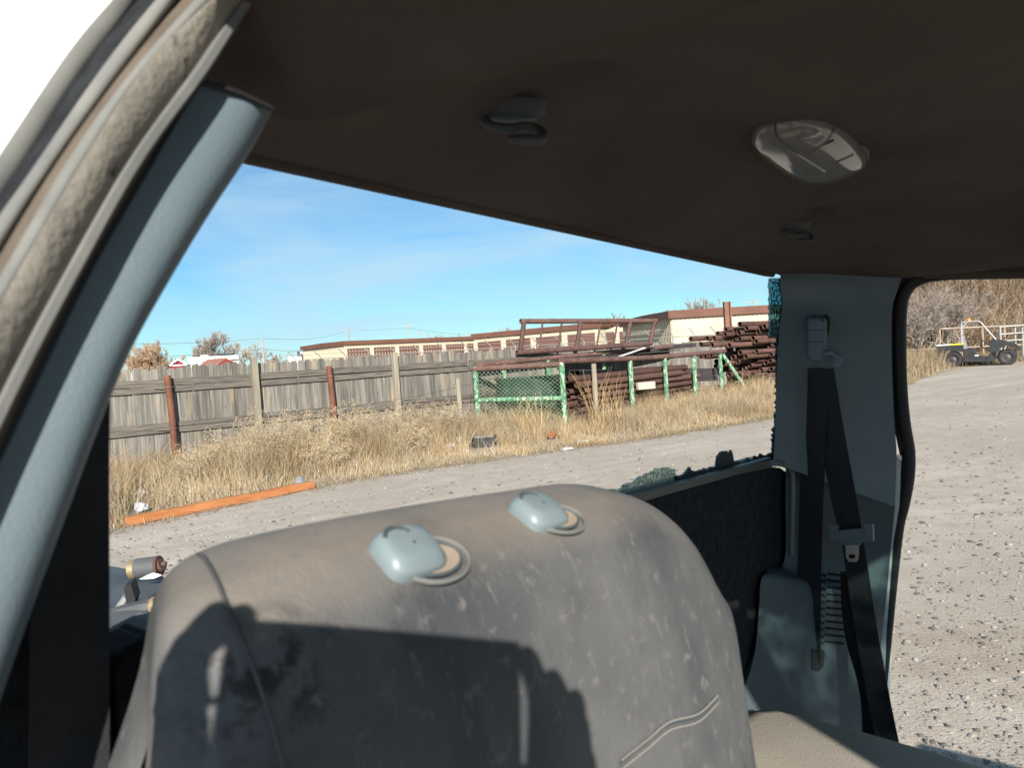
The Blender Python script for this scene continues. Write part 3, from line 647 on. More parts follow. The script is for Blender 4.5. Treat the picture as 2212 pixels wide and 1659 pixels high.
MB().prism([g[3]+Z*.06, g[4]-d*.3-Z*.05, g[4]-d*.3+Z*.05, g[3]+Z*.18], off+nn*0).build('roof', m_rroof, t)
MB().prism([g[3]+Z*.06, g[2]+d*.3-Z*.05, g[2]+d*.3+Z*.05, g[3]+Z*.18], off).build('roof', m_rroof, t)
MB().box(p+nn*.03+Z*(ev*.9), .7, .06, .4, d, nn).build('window', m_white, t)
Zs = 85; p, d, nn = frame_at(437, Zs); t = thing('grey_roof_shed', 'low shed with grey-green sloping roof left of the red roof', 'shed', p)
MB().prism([p-d*1.2, p+d*1.2, p+d*1.4+Z*hz(776, 437, Zs), p-d*1.2+Z*hz(789, 437, Zs)], -nn*3).build('wall', m_white, t)
MB().prism([p-d*1.3+nn*.1+Z*hz(789, 437, Zs), p+d*1.5+nn*.1+Z*hz(776, 437, Zs), p+d*1.5+nn*.1+Z*(hz(776, 437, Zs)+.1), p-d*1.3+nn*.1+Z*(hz(789, 437, Zs)+.1)], -nn*3.2).build('roof', m_gray, t)
Zs = 120; p, d, nn = frame_at(283, Zs); t = thing('white_house', 'white house with low grey roof at the far left behind the fence', 'house', p)
MB().box(p+Z*1.3, 4.6, 4, hz(797, 283, Zs)-.1+0, d, nn).build('wall', m_white, t)
MB().prism([p-d*2.6+nn*2.1+Z*hz(797, 283, Zs), p+d*2.6+nn*2.1+Z*hz(797, 283, Zs), p+d*2.6+Z*hz(789, 283, Zs), p-d*2.6+Z*hz(789, 283, Zs)], -nn*.2+Z*.1).build('roof', m_gray, t)
Zs = 130; p, d, nn = frame_at(645, Zs); t = thing('white_building', 'low white building under a dark sign beside the storage row', 'building', p)
top = hz(770, 645, Zs); MB().box(p+Z*top/2, 42*px2m(Zs), 3, top, d, nn).build('wall', m_white, t)
MB().box(p+Z*(top+.05), 44*px2m(Zs), 3.3, .12, d, nn).build('roof', m_gray, t)
for k in (-1, .9): MB().box(p+d*k+nn*1.52+Z*(top*.72), .9, .05, .5, d, nn).build('window', m_glass, t)
t = thing('pole_sign', 'small dark sign board with white lettering strip on a pole', 'sign', p+nn*2)
zc = hz(762, 654, 128); q = p+nn*2+d*.7
MB().tube([q, q+Z*zc], .1, 6).build('pole', m_dark, t); MB().box(q+Z*zc, 20*px2m(128), .2, .62, d, nn).build('board', m_dark, t); MB().box(q+nn*.12+Z*zc, .55, .03, .26, d, nn).build('panel', m_white, t)

# utility poles and overhead wires
m_pole = M('grey_pole', (.30, .27, .24), .9, (.38, .35, .31), 3)
polesd = []
for i, (px, py, Z_, arms, lb) in enumerate([(566, 729, 105, 0, 'bare grey utility pole right of the bare trees'), (753, 709, 190, 2, 'utility pole with crossarms above the left end of the storage row'), (882, 699, 180, 2, 'tallest utility pole with crossarms above the storage doors'), (908, 715, 230, 1, 'thin distant pole right of the tallest utility pole'), (926, 721, 230, 0, 'thin distant pole without crossarm'), (1012, 720, 240, 1, 'short distant pole with flat crossarm'), (1218, 686, 200, 1, 'distant pole behind the pipe gate frame'), (1626, 646, 150, 1, 'utility pole above the ribbed metal building')]):
    p = at(px, py, Z_); h = p.z; g0 = Vector((p.x, p.y, 0)); t = thing('utility_pole', lb, 'utility pole', g0, 'utility poles beyond the fence')
    MB().tube([g0, p], [.17, .11], 6).build('pole', m_pole, t); d = Vector((p.y, -p.x, 0)).normalized()
    for k in range(arms):
        z = h-.5-k*3.2; MB().beam(g0+d*-1.3+Z*z, g0+d*1.3+Z*z, .12, .14).build('crossarm', m_pole, t)
        for e in (-1.2, -.7, .7, 1.2): MB().tube([g0+d*e+Z*(z+.05), g0+d*e+Z*(z+.35)], .06, 5).build('insulator', m_pole, t)
def wire(name, pts, r, lb):
    P = []
    for a, c in zip(pts, pts[1:]):
        for k in range(12): q = a.lerp(c, k/12); P.append(q-Z*((c-a).length*.012*math.sin(k/12*math.pi)))
    P.append(pts[-1]); tag(MB().tube(P, r, 4).build(name, M('wire_dark', (.2, .2, .2), .6)), lb, 'wire', 'overhead wires')
wire('overhead_wire', [at(150, 742, 80), at(566, 731, 105), at(753, 712, 190)], .022, 'overhead wire at the top of the bare grey utility pole')
wire('overhead_wire', [at(150, 775, 80), at(566, 753, 105), at(748, 742, 70)], .022, 'lower overhead wire running to the storage row roof')
wire('overhead_wire', [at(753, 711, 190), at(882, 709, 180), at(1060, 722, 230)], .03, 'overhead wire between the crossarmed poles above the storage doors')

# ============================================================ BARE TREES
m_bark = M('grey_bark', (.22, .19, .16), .95, (.30, .26, .22), 2, spec=.1)
m_twig = {'grey': M('grey_twigs', (.26, .22, .19), .95, spec=.05), 'tan': M('tan_twigs', (.36, .25, .17), .95, spec=.05), 'pale': M('pale_twigs', (.33, .285, .25), .95, spec=.05)}
def tree(px, py_top, Z_, width, lb, kind='grey', stems=1, seed=0, dens=1.0, nm='bare_tree', grp='bare trees beyond the fence', lv=5):
    r = random.Random(seed); top = at(px, py_top, Z_); h = max(2.5, top.z); g0 = Vector((top.x, top.y, 0)); t = thing(nm, lb, 'tree', g0, grp)
    tb = MB(); cb = MB(); tw_min = .5*Z_/FPX*1.05
    def grow(p, d, ln, rd, lev):
        n = 3; P = [p]; R_ = [rd]
        for i in range(n):
            d = (d+Vector((r.gauss(0, .13), r.gauss(0, .13), r.gauss(0.03, .08)))).normalized(); p = p+d*(ln/n); P.append(p); R_.append(rd*(1-.13*(i+1)))
        if lev <= 1: tb.tube(P, R_, 6, False)
        else: cb.tube(P, [max(q, tw_min*(.62 if Z_ < 130 else .9)) for q in R_], 3, False)
        if lev >= lv: return
        k = int(r.choice((2, 3, 3, 4))*dens+.5)
        for i in range(k):
            f = r.uniform(.35, 1.0) if i else 1.0; idx = min(n-1, int(f*n)); q = P[idx].lerp(P[idx+1], f*n-idx) if f < 1 else P[-1]
            a = r.random()*6.283; sp = r.uniform(.35, .95)*width
            nd = (d+Vector((math.cos(a)*sp, math.sin(a)*sp, r.uniform(-.05, .35)))).normalized(); grow(q, nd, ln*r.uniform(.55, .8), rd*r.uniform(.45, .62), lev+1)
    for i in range(stems):
        a = r.random()*6.283; sp = 0 if stems == 1 else .45
        grow(g0+Vector((r.gauss(0, .2*(stems > 1)), r.gauss(0, .2*(stems > 1)), 0)), Vector((math.cos(a)*sp, math.sin(a)*sp, 1)).normalized(), h*(.34 if stems == 1 else .36), h*.028 if stems == 1 else h*.016, 0)
    # scale to the height seen
    zmax = max([v[2] for v in cb.v]+[.1]); k = h/zmax
    for mb in (tb, cb): mb.v = [((v[0]-g0.x)*k+g0.x, (v[1]-g0.y)*k+g0.y, v[2]*k) for v in mb.v]
    tb.build('trunk', m_bark, t, fix=False); cb.build('crown', m_twig[kind], t, fix=False)
tree(318, 733, 100, .8, 'tan many-stemmed bare tree at the far left above the fence', 'tan', 6, 3, 1.25)
tree(450, 714, 120, .95, 'large grey bare tree behind the white camper', 'grey', 1, 5, 1.3, lv=6)
tree(528, 728, 120, 1.0, 'pale spreading bare tree left of the grey utility pole', 'pale', 2, 9, 1.15)
tree(600, 764, 180, .9, 'low distant bare tree right of the grey utility pole', 'grey', 4, 12, 1.1)
tree(620, 764, 190, .9, 'low distant bare tree left of the dark sign', 'grey', 4, 13, 1.1)
sd_ = 20
for px, py, Zt, lb in [(930, 722, 210, 'leftmost small tree over the storage roofs'), (985, 717, 220, 'small tree over the storage roofs left of the flat crossarm pole'), (1045, 712, 220, 'small tree over the middle of the storage roofs'), (1100, 707, 220, 'small tree over the roofs left of the pipe gate'), (1170, 705, 200, 'bare tree seen through the left of the pipe gate frame'), (1225, 700, 190, 'bare tree seen through the middle of the pipe gate frame'), (1280, 690, 190, 'bare tree over the right half of the pipe gate frame'), (1335, 672, 170, 'bare tree just left of the gate frame corner'), (1385, 680, 170, 'bare tree over the gate frame corner'), (1430, 667, 150, 'bare tree left of the ribbed metal building'), (1478, 642, 140, 'tall bare tree over the left end of the ribbed metal building'), (1540, 636, 140, 'tall bare tree left of the brown column')]:
    sd_ += 1; tree(px, py, Zt, .9, lb, 'pale' if sd_ % 2 else 'grey', 3, sd_, 1.1, lv=5)

# ============================================================ BRUSHY HILL AND PIPE FENCE ON THE RIGHT
m_hill = M('brush_floor', (.20, .145, .10), .95, (.30, .22, .15), 1.2, 6, bump=.8, bscale=6, spec=.05)
hb = MB(); rows = []
HC = Vector((26, 50, 0))
def hill_z(x, y):
    # rises away from the lot on the right
    d = (y*.80+x*.62)-54.5; e = (x*.80-y*.62)+10
    return max(-.05, 11.5*sstep(d/17)*sstep((e+9)/14))+.25*math.sin(x*1.3)*math.sin(y*1.1)*sstep(d/6)
for j in range(46):
    rows.append([Vector((12+i*1.5, 38+j*1.4, hill_z(12+i*1.5, 38+j*1.4)-.02)) for i in range(40)])
hb.grid(rows); struct(hb.build('hill', m_hill, None, True, False, 180))
tg = rng
def brush(n, cols, lmin, lmax, thick, zf):
    V = np.zeros((n, 6, 3)); C = np.zeros((n, 3)); i = 0
    while i < n:
        x = random.uniform(13, 60); y = random.uniform(36, 78); k = x/y
        if not (.43 < k < .80): continue
        d = (y*.80+x*.62)-54.5
        if d < -1.0 or d > 17: continue
        z = hill_z(x, y)+random.random()*1.5*zf; a = random.random()*6.283; ln = random.uniform(lmin, lmax); e = random.uniform(-.1, 1.3)
        dv = np.array([math.cos(a)*math.cos(e), math.sin(a)*math.cos(e), math.sin(e)])*ln; p = np.array([x, y, z]); sd2 = np.array([math.cos(.6), -math.sin(.6), .35*random.uniform(-1, 1)])*thick*random.uniform(.5, 1.3)
        bend = np.array([random.gauss(0, .2), random.gauss(0, .2), random.gauss(.05, .15)])*ln
        for j, t in enumerate((0, .5, 1)): q = p+dv*t+bend*(t*(1-t)*2); V[i, 2*j] = q-sd2*(1-.7*t); V[i, 2*j+1] = q+sd2*(1-.7*t)
        c = random.choice(cols); C[i] = np.array(c)*random.uniform(.7, 1.25); i += 1
    ix = np.arange(n)*6; f = np.concatenate([np.stack([ix, ix+1, ix+3, ix+2], 1), np.stack([ix+2, ix+3, ix+5, ix+4], 1)])
    me = bpy.data.meshes.new('brush'); me.from_pydata(V.reshape(-1, 3).tolist(), [], f.tolist())
    ca = me.color_attributes.new('col', 'FLOAT_COLOR', 'POINT'); cc = np.ones((n, 6, 4), dtype=np.float32); cc[:, :, :3] = C[:, None]; ca.data.foreach_set('color', cc.ravel())
    me.materials.append(m_weed); return stuff(link('brush', me))
tag(brush(26000, [(.20, .145, .10), (.25, .19, .135), (.14, .10, .066), (.23, .155, .10), (.29, .24, .185)], .5, 1.9, .02, 1.0), 'tangled bare brown brush covering the hill behind the utility vehicle', 'brush')
for i, (px, Zb, py, lb) in enumerate([(1985, 38, 612, 'grey tangled shrub at the left of the hill by the door seal'), (2045, 39.5, 622, 'grey tangled shrub behind the utility vehicle bed'), (2012, 41, 600, 'grey tangled shrub between the two in front on the hill')]):
    tree(px, py, Zb, 1.25, lb, 'grey', 7, 60+i, 1.15, 'bare_shrub', 'grey shrubs at the foot of the hill', 5)
pf = thing('pipe_fence', 'rusty pipe rail fence running behind the utility vehicle', 'fence', at(2080, 790, 37).to_2d().to_3d())
fa, fb2 = at(1900, 790, 38.5), at(2270, 780, 36.0); fa.z = fb2.z = 0; m_frail = M('rusty_pale_rail', (.28, .19, .14), .8, (.42, .36, .3), 2)
tz0, tz1 = at(1900, 716, 38.5).z, at(2270, 700, 36).z
MB().tube([fa+Z*tz0, fb2+Z*tz1], .045, 6).build('rail', m_frail, pf); MB().tube([fa+Z*tz0*.45, fb2+Z*tz1*.45], .04, 6).build('rail', m_frail, pf)
for k in range(9):
    q = fa.lerp(fb2, k/8); MB().tube([q, q+Z*(lerp(tz0, tz1, k/8)+.1)], .045, 6).build('post', m_frail, pf)
lg = thing('white_stock_panel', 'pale ladder-like stock panel leaning right of the utility vehicle roll cage', 'panel', at(2165, 790, 36).to_2d().to_3d())
for px in (2160, 2192, 2208): a = at(px, 706, 35.6); MB().tube([Vector((a.x, a.y, .1)), a], .05, 6).build('upright', m_galv, lg)
for py in (706, 722, 737): MB().tube([at(2158, py, 35.6), at(2214, py-4, 35.4)], .035, 6).build('bar', m_galv, lg)
# ============================================================ UTILITY VEHICLE
p0 = gnd(2117, 792); p0 = Vector((p0.x, p0.y, 0))*(34.0/p0.y); ud = Vector((p0.y, -p0.x, 0)).normalized(); un = Vector((-p0.x, -p0.y, 0)).normalized(); K = 1.06
ut = thing('utility_vehicle', 'black side-by-side utility vehicle with roll cage and amber beacon', 'utility vehicle', p0)
def uv(x, y, z): return p0+ud*(x*K)+un*(y*K)+Z*(z*K)
m_blk = M('black_plastic_body', (.018, .019, .021), .45, (.032, .033, .036), 3, spec=.4); m_tyre = M('tyre_rubber', (.022, .023, .026), .9, (.04, .04, .044), 4); m_cage = M('cage_tube', (.35, .35, .34), .4, spec=.5)
m_amber = M('amber_lens', (.75, .22, .02), .2, spec=.5)
def uprism(poly, y0, y1, mt, nm, par=None): b = MB(); b.prism([uv(x, y0, z) for x, z in poly], un*((y1-y0)*K)); return b.build(nm, mt, par or ut)
for x in (-.95, .97):
    for y in (.62, -.62):
        b = MB(); prof = [(-.11, .2), (-.115, .28), (-.08, .318), (.08, .318), (.115, .28), (.11, .2)]
        b.grid([[uv(x+math.cos(a)*r, y+o, .318+math.sin(a)*r) for o, r in prof] for a in [i*2*math.pi/28 for i in range(29)]])
        wl_ = b.build('wheel', m_tyre, ut, True)
        b = MB(); 
        for i in range(28): a = i*2*math.pi/28; b.box(uv(x+math.cos(a)*.322, y+(.05 if i % 2 else -.05), .318+math.sin(a)*.322), .05, .11, .03, ud*(-math.sin(a))+Z*math.cos(a), un, ud*math.cos(a)+Z*math.sin(a))
        b.build('tread', m_tyre, wl_)
        b = MB(); b.grid([[uv(x+math.cos(a)*r, y+o, .318+math.sin(a)*r) for o, r in ((.09, .2), (.075, .17), (.03, .14), (.05, .06), (.07, .001))] for a in [i*2*math.pi/16 for i in range(17)]]); b.build('rim', m_dark, wl_, True)
    MB().tube([uv(x, -.55, .318), uv(x, .55, .318)], .04, 6).build('axle', m_dark, ut)
uprism([(-1.52, .62), (-1.54, .93), (-.56, .93), (-.55, .60), (-.72, .66), (-1.0, .72), (-1.2, .70), (-1.3, .60)], -.66, .66, m_blk, 'cargo_bed')
uprism([(-1.54, .935), (-1.54, .985), (-1.05, .985), (-1.05, .935)], .6, .672, m_white, 'bed_decal'); uprism([(-1.05, .935), (-1.05, .985), (-.56, .985), (-.56, .935)], .6, .672, M('yellow_decal', (.75, .6, .04), .5), 'bed_decal')
uprism([(-.6, .2), (-.6, .58), (-.4, .62), (-.1, .52), (.02, .40), (.30, .36), (.42, .5), (.55, .62), (.62, .3), (.5, .18)], -.64, .64, m_blk, 'body_tub')
uprism([(.36, .58), (.40, .98), (.62, 1.07), (.95, 1.0), (1.30, .84), (1.38, .7), (1.32, .62), (1.22, .74), (.95, .80), (.72, .70), (.60, .45), (.52, .30)], -.64, .64, m_blk, 'hood')
uprism([(1.25, .62), (1.34, .62), (1.32, .35), (1.2, .32)], -.4, .4, m_dark, 'bumper')
for y in (.35, -.35):
    uprism([(-.52, .60), (-.52, .74), (-.10, .72), (-.08, .60)], y-.24, y+.24, m_blk, 'seat')
    uprism([(-.55, .74), (-.62, 1.28), (-.52, 1.30), (-.40, .76)], y-.22, y+.22, M('seat_grey', (.16, .17, .18), .6, (.25, .26, .27), 9), 'seat_back')
for y in (.6, -.6):
    MB().tube(spline([uv(-.6, y, .62), uv(-.61, y, 1.2), uv(-.6, y, 1.74), uv(-.5, y, 1.86), uv(-.1, y, 1.87), uv(.08, y, 1.83), uv(.3, y, 1.5), uv(.66, y, .98)], 28), .028, 8).build('roll_cage', m_cage, ut, True)
    MB().tube([uv(-.6, y, 1.6), uv(-.42, y, 1.84)], .018, 6).build('cage_gusset', m_cage, ut)
for x, z in ((-.5, 1.86), (.05, 1.84), (-.6, 1.25)): MB().tube([uv(x, -.6, z), uv(x, .6, z)], .025, 6).build('cage_crossbar', m_cage, ut)
MB().tube([uv(.22+.05*math.cos(a), .35+.17*math.sin(a), .98+.15*math.cos(a)) for a in [i*math.pi/8 for i in range(16)]], .016, 6, closed=True).build('steering_wheel', m_blk, ut)
MB().tube([uv(.22, .35, .98), uv(.42, .35, .8)], .02, 6).build('steering_column', m_blk, ut)
MB().tube([uv(-.33, .3, 1.88), uv(-.33, .3, 1.91)], .1, 12).build('beacon_base', m_blk, ut)
MB().tube([uv(-.33, .3, 1.91), uv(-.33, .3, 1.99), uv(-.33, .3, 2.03)], [.09, .085, .05], 12).build('beacon', m_amber, ut, True)
MB().box(uv(-.1, .655, .45), .13, .02, .06, ud, un).build('badge', m_white, ut)
for s_ in (.45, -.45): MB().tube([uv(.98, s_, .35), uv(.85, s_, .8)], .035, 8).build('shock', m_gray, ut); MB().tube([uv(-.93, s_, .35), uv(-.85, s_, .7)], .035, 8).build('shock', m_gray, ut)

# ============================================================ PICKUP TRUCK CAB (axes: across, rearward, up, measured from the lens)
TG = tw((1.0, .3, -1.56)); TG.z = 0
truck = thing('pickup_truck', 'grey cab interior of a white pickup with broken rear window and stripped chassis', 'truck', TG)
m_headl = M('dusty_headliner', (.062, .051, .043), .95, (.108, .09, .077), 3.5, 7, lo=.25, hi=.75, bump=.15, bscale=300, spec=.05)
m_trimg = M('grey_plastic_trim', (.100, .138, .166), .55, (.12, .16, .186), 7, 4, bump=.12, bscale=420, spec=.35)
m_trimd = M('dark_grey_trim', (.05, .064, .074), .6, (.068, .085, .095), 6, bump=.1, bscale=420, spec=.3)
def dirtyseal(t, vec, out, b):
    c = mixnode(t, (.16, .155, .14, 1), (.27, .25, .215, 1), noise(t, vec, 16, 5, .35, .65)); c = mixnode(t, c, (.30, .255, .17, 1), noise(t, vec, 7, 3, .5, .7))
    return mixnode(t, c, (.05, .05, .05, 1), noise(t, vec, 55, 3, .62, .7))
m_seal = M('dusty_door_seal', (.25, .23, .2), .9, extra=dirtyseal, bump=.2, bscale=200, spec=.1)
m_seal2 = M('grey_rubber_seal', (.115, .12, .12), .75, (.175, .177, .168), 14, spec=.25)
m_blackr = M('black_rubber', (.012, .013, .015), .6, spec=.4)
m_chan = M('dusty_channel', (.09, .07, .055), .9, (.13, .105, .08), 20)
m_paint = M('white_truck_paint', (.80, .81, .82), .25, spec=.5)
m_carpet = M('black_carpet', (.018, .020, .024), .95, (.03, .033, .038), 60, bump=.4, bscale=500, spec=.05)
m_belt = M('black_webbing', (.014, .016, .019), .7, (.02, .022, .026), 90, bump=.3, bscale=600, spec=.3)
m_greyp = M('smooth_grey_plastic', (.15, .195, .215), .4, (.17, .215, .235), 5, spec=.5)
m_chrome = M('belt_metal', (.6, .62, .65), .25, metal=1.)

def hl_w(u, v):                                   # headliner surface
    c = .225+.062*sstep((u-.36)/.35)*(1-.0*u)
    c = lerp(c, .196, sstep((u-1.50)/.36))
    c -= .010*sstep((u-1.74)/.1)*0
    c = lerp(c, .2175, sstep((v-.36)/.262)*sstep((u-.30)/.1)*(1-sstep((u-1.66)/.1)*.35))
    c -= .024*math.exp(-((u-(.345+.24*max(0, .48-v)))/.03)**2)*sstep((.56-v)/.1)
    c = lerp(c, .245, sstep((.335-u)/.07))
    for hu, hv, su in ((.535, .385, .075), (1.40, .47, .075)):      # pressed recesses for the coat hooks
        c += .022*math.exp(-(((u-hu)/su)**2+((v-hv)/.05)**2)**2)
    for hu, hv in ((.93, .29),): c += -.012*math.exp(-(((u-hu)/.16)**2+((v-hv)/.12)**2)**2)
    c += .03*sstep((.0-v)/.5)*0
    return c-.022*max(0, .45-v)*sstep((u-1.4)/.4)
b = MB(); rows = []
for j in range(111):
    v = lerp(-.52, .622, j/110); rows.append([tw((lerp(.255, 1.86, i/130), v, hl_w(lerp(.255, 1.86, i/130), v))) for i in range(131)])
b.grid(rows); hlb = b; hl = b.build('headliner', m_headl, truck, True, False, 180); hl['label'] = 'dark dusty brown cloth headliner'
b = MB(); b.tube([tw((lerp(.33, 1.70, i/30), .626, hl_w(lerp(.33, 1.70, i/30), .622)-.001)) for i in range(31)], .0065, 8); b.build('headliner_edge', m_headl, hl, True)
# roof skin and cab shell
b = MB(); rows = []
for j in range(12):
    v = lerp(-.57, .72, j/11); e = .03*sstep((v-.5)/.22)
    rows.append([tw((u, v, .318+.05*math.sin(math.pi*max(0, min(1, (u-.10)/1.88)))-e)) for u in [.10+1.88*i/14 for i in range(15)]])
b.grid(rows); b.build('roof', m_paint, truck, True, False)
b = MB(); b.box(tw((1.035, .68, .287)), 1.36, .08, .04, TU, TV, TW); b.build('rear_header', m_paint, truck)
b = MB(); b.box(tw((1.035, -.555, .272)), 1.5, .06, .06, TU, TV, TW); b.build('front_header', m_paint, truck)
for u0, nm in ((.02, 'near'),):      # windscreen pillars, slanting forward and down
    us = .16 if u0 < 1 else 1.86
    MB().beam(tw((us, -.52, .265)), tw((u0+.03, -1.36, -.44)), .06, .085, TW).build('windscreen_pillar', m_paint, truck)
P = [tw((.18, -.54, .25)), tw((1.84, -.54, .25)), tw((1.88, -.96, -.10)), tw((.10, -.96, -.10))]
m_ws = M('dusty_windscreen', (.22, .22, .21), .6, (.3, .3, .28), 8); t_ = m_ws.node_tree; b_ = t_.nodes['Principled BSDF']; o_ = [n for n in t_.nodes if n.type == 'OUTPUT_MATERIAL'][0]
tr_ = N(t_, 'ShaderNodeBsdfTransparent'); tr_.inputs[0].default_value = (.62, .72, .70, 1); mx_ = N(t_, 'ShaderNodeMixShader'); tc_ = N(t_, 'ShaderNodeTexCoord'); fc_ = noise(t_, tc_.outputs['Object'], 7, 6, .40, .62)
t_.links.new(fc_, mx_.inputs[0]); t_.links.new(tr_.outputs[0], mx_.inputs[1]); t_.links.new(b_.outputs[0], mx_.inputs[2]); t_.links.new(mx_.outputs[0], o_.inputs[0])
MB().prism(P, TV*.005).build('windscreen', m_ws, truck)  # unseen pane added to dim and mottle the sun, cut short to pass low rays
b = MB(); b.box(tw((1.0, -1.05, -.88)), 1.9, .10, .30, TU, TV, TW); b.build('firewall', m_trimd, truck)
b = MB(); b.box(tw((1.0, -.4, -1.06)), 1.84, 2.1, .05, TU, TV, TW); b.build('cab_floor', m_carpet, truck)
MB().box(tw((1.95, -1.25, -.90)), .06, 1.6, .36, TU, TV, TW).build('shadow_block', m_paint, truck)  # unseen block added so its shadow darkens the gravel by the far door
for u0 in (.05, 1.93): MB().box(tw((u0, -.45, -1.02)), .1, 1.9, .16, TU, TV, TW).build('rocker_panel', m_paint, truck)
b = MB(); b.box(tw((1.0, .735, -.70)), 1.88, .02, .92, TU, TV, TW); b.build('rear_panel', m_paint, truck)

# near door pillar: trim
stn = [((437, 182), (587, 241)), ((395, 245), (540, 328)), ((300, 410), (460, 450)), ((203, 580), (381, 580)), ((112, 765), (285, 752)), ((25, 950), (215, 920)), ((-60, 1130), (150, 1095)), ((-150, 1330), (75, 1300)), ((-240, 1560), (-10, 1545)), ((-330, 1800), (-90, 1780))]
Ls = spline([onv(*a, .443) for a, c in stn], 40); Rs = spline([onv(*c, .452) for a, c in stn], 40); rows = []
for Lp, Rp in zip(Ls, Rs):
    r_ = [tw(Lp+Vector((-.02, .05, 0)))]
    for k in range(15):
        t = k/14; q = Lp.lerp(Rp, t); bl_ = math.sin(math.pi*t**1.5)**.9 if 0 < t < 1 else 0
        r_.append(tw(q+Vector((.12, -.98, .05))*(.009*bl_)))
    r_ += [tw(Rp+Vector((.004, .012, 0))), tw(Rp+Vector((.004, .05, 0))), tw(Rp+Vector((-.02, .16, 0)))]
    rows.append(r_)
b = MB(); b.grid(rows); o = b.build('pillar_trim', m_trimg, truck, True, False, 60); o['label'] = 'sunlit grey plastic trim of the near door pillar'
MB().tube([tw(onv(x, y, .438)+Vector((0, 0, .003))) for x, y in ((432, 186), (470, 195), (520, 212), (587, 243))], .0022, 6).build('trim_joint', m_blackr, o)
# near door opening: bands of seal, channel, rubber and painted jamb
def band_curve(px, v0, ub, wb):
    pts = []
    for x, y in px:
        q = onv(x, y, v0)
        if q.z > wb-.03:
            a = onw(x, y, wb) ; k = sstep((q.z-(wb-.03))/.06); vv = lerp(v0, min(v0, a.y), k); q = onv(x, y, vv)
        pts.append(q)
    (xa, ya), (xb, yb) = px[-2], px[-1]; g_ = (xb-xa)/max(1, ya-yb)
    pts += [onv(xb+150*g_*1.15, yb-150, v0-.025), onv(xb+330*g_*1.4, yb-330, v0-.075)]
    ub = pts[-1].x; wb = pts[-1].z+.004
    return spline(pts+[Vector((ub, .22, wb+.004)), Vector((ub, .0, wb+.008)), Vector((ub, -.28, wb+.006)), Vector((ub, -.54, wb))], 60)
ext = lambda *p: list(p)
B0 = band_curve([(-420, 1800), (-250, 1500), (-70, 1130), (20, 960), (112, 765), (203, 580), (318, 375), (437, 175), (545, 20)], .452, .262, 0.262)
B1 = band_curve([(-500, 1800), (-330, 1560), (-150, 1200), (-40, 960), (55, 765), (154, 580), (290, 342), (430, 150), (524, 5)], .426, .248, 0.265)
B2 = band_curve([(-640, 1800), (-480, 1560), (-280, 1200), (-160, 960), (-60, 765), (42, 580), (180, 345), (314, 140), (452, 0)], .415, .215, 0.285)
B3 = band_curve([(-680, 1800), (-520, 1560), (-315, 1200), (-195, 960), (-95, 765), (10, 580), (140, 358), (262, 182), (419, 0)], .418, .205, 0.288)
B4 = band_curve([(-700, 1800), (-540, 1560), (-335, 1200), (-215, 960), (-115, 765), (-14, 565), (115, 355), (232, 195), (381, 0)], .437, .19, 0.292)
B5 = band_curve([(-780, 1800), (-620, 1560), (-400, 1200), (-280, 960), (-180, 765), (-70, 565), (55, 385), (217, 150), (335, 0)], .432, .172, 0.296)
B6 = band_curve([(-810, 1800), (-650, 1560), (-430, 1200), (-310, 960), (-210, 765), (-95, 560), (30, 388), (175, 157), (300, 0)], .456, .160, 0.300)
B7 = band_curve([(-900, 1800), (-740, 1560), (-510, 1200), (-385, 960), (-280, 765), (-150, 545), (-20, 362), (140, 122), (241, 0)], .455, .135, 0.305)
B8 = band_curve([(-1100, 1800), (-980, 1560), (-720, 1200), (-600, 960), (-480, 765), (-360, 545), (-240, 340), (-80, 60), (60, -120)], .475, .09, 0.310)
def band(nm, A_, B_, mt, bulge=0., n=6, dirn=Vector((.1, -.9, -.35)), lab=None):
    b = MB(); rows = []
    for a, c in zip(A_, B_):
        rows.append([tw(a.lerp(c, k/n)+dirn*(bulge*math.sin(math.pi*k/n)**.7)) for k in range(n+1)])
    b.grid(rows); o = b.build(nm, mt, truck, True, False, 75)
    if lab: o['label'] = lab
    return o
band('seal_gap', B0, [q+Vector((.004, .010, .003)) for q in B1], m_chan, 0)
dsl = band('door_seal', [q+Vector((.002, .004, .001)) for q in B1], B2, m_seal, 0.004, 10, lab='dusty beige door seal of the near door opening')
b = MB(); b.tube([tw(q+Vector((.001, .0, .0))) for q in B1], .0042, 6); b.build('seal_lip', m_seal2, dsl, True)
band('seal_edge', B2, B3, m_seal2, .0015, 4)
band('seal_channel', B3, B4, m_chan, -.004, 4)
band('rubber_tube', B4, B5, m_seal2, .006, 8)
band('jamb_gap', B5, B6, m_carpet, -.008, 4)
band('rubber_strip', B6, B7, m_seal2, .002, 5)
o = band('door_jamb', B7, B8, m_paint, .004, 6); o['label'] = 'sunlit white painted door jamb'
band('cab_side', B8, [Vector((q.x-.02, q.y+.33, q.z)) for q in B8], m_paint, 0, 3)

P = [onv(x, y, .625) for x, y in ((225, 880), (228, 1000), (236, 1400), (238, 1900), (-500, 1900), (-320, 1500), (-60, 1050), (120, 880))]
MB().prism([tw(q) for q in P], TV*.03).build('pillar_back', m_carpet, truck)
# near seat belt hanging by the pillar
cs = [onv(155, 850, .53), onv(153, 1000, .53), onv(153, 1330, .53), onv(152, 1659, .53), onv(150, 1900, .53)]
hw = [onv(x, 1200, .53).x*1 for x in (70, 240)]
b = MB(); b.ribbon([tw(q) for q in spline(cs, 10)], [(tw(onv(238, 1200, .528))-tw(onv(68, 1200, .534)))*.5]*11, .0012); o = b.build('seat_belt', m_belt, truck); o['label'] = 'black seat belt webbing hanging beside the near pillar'

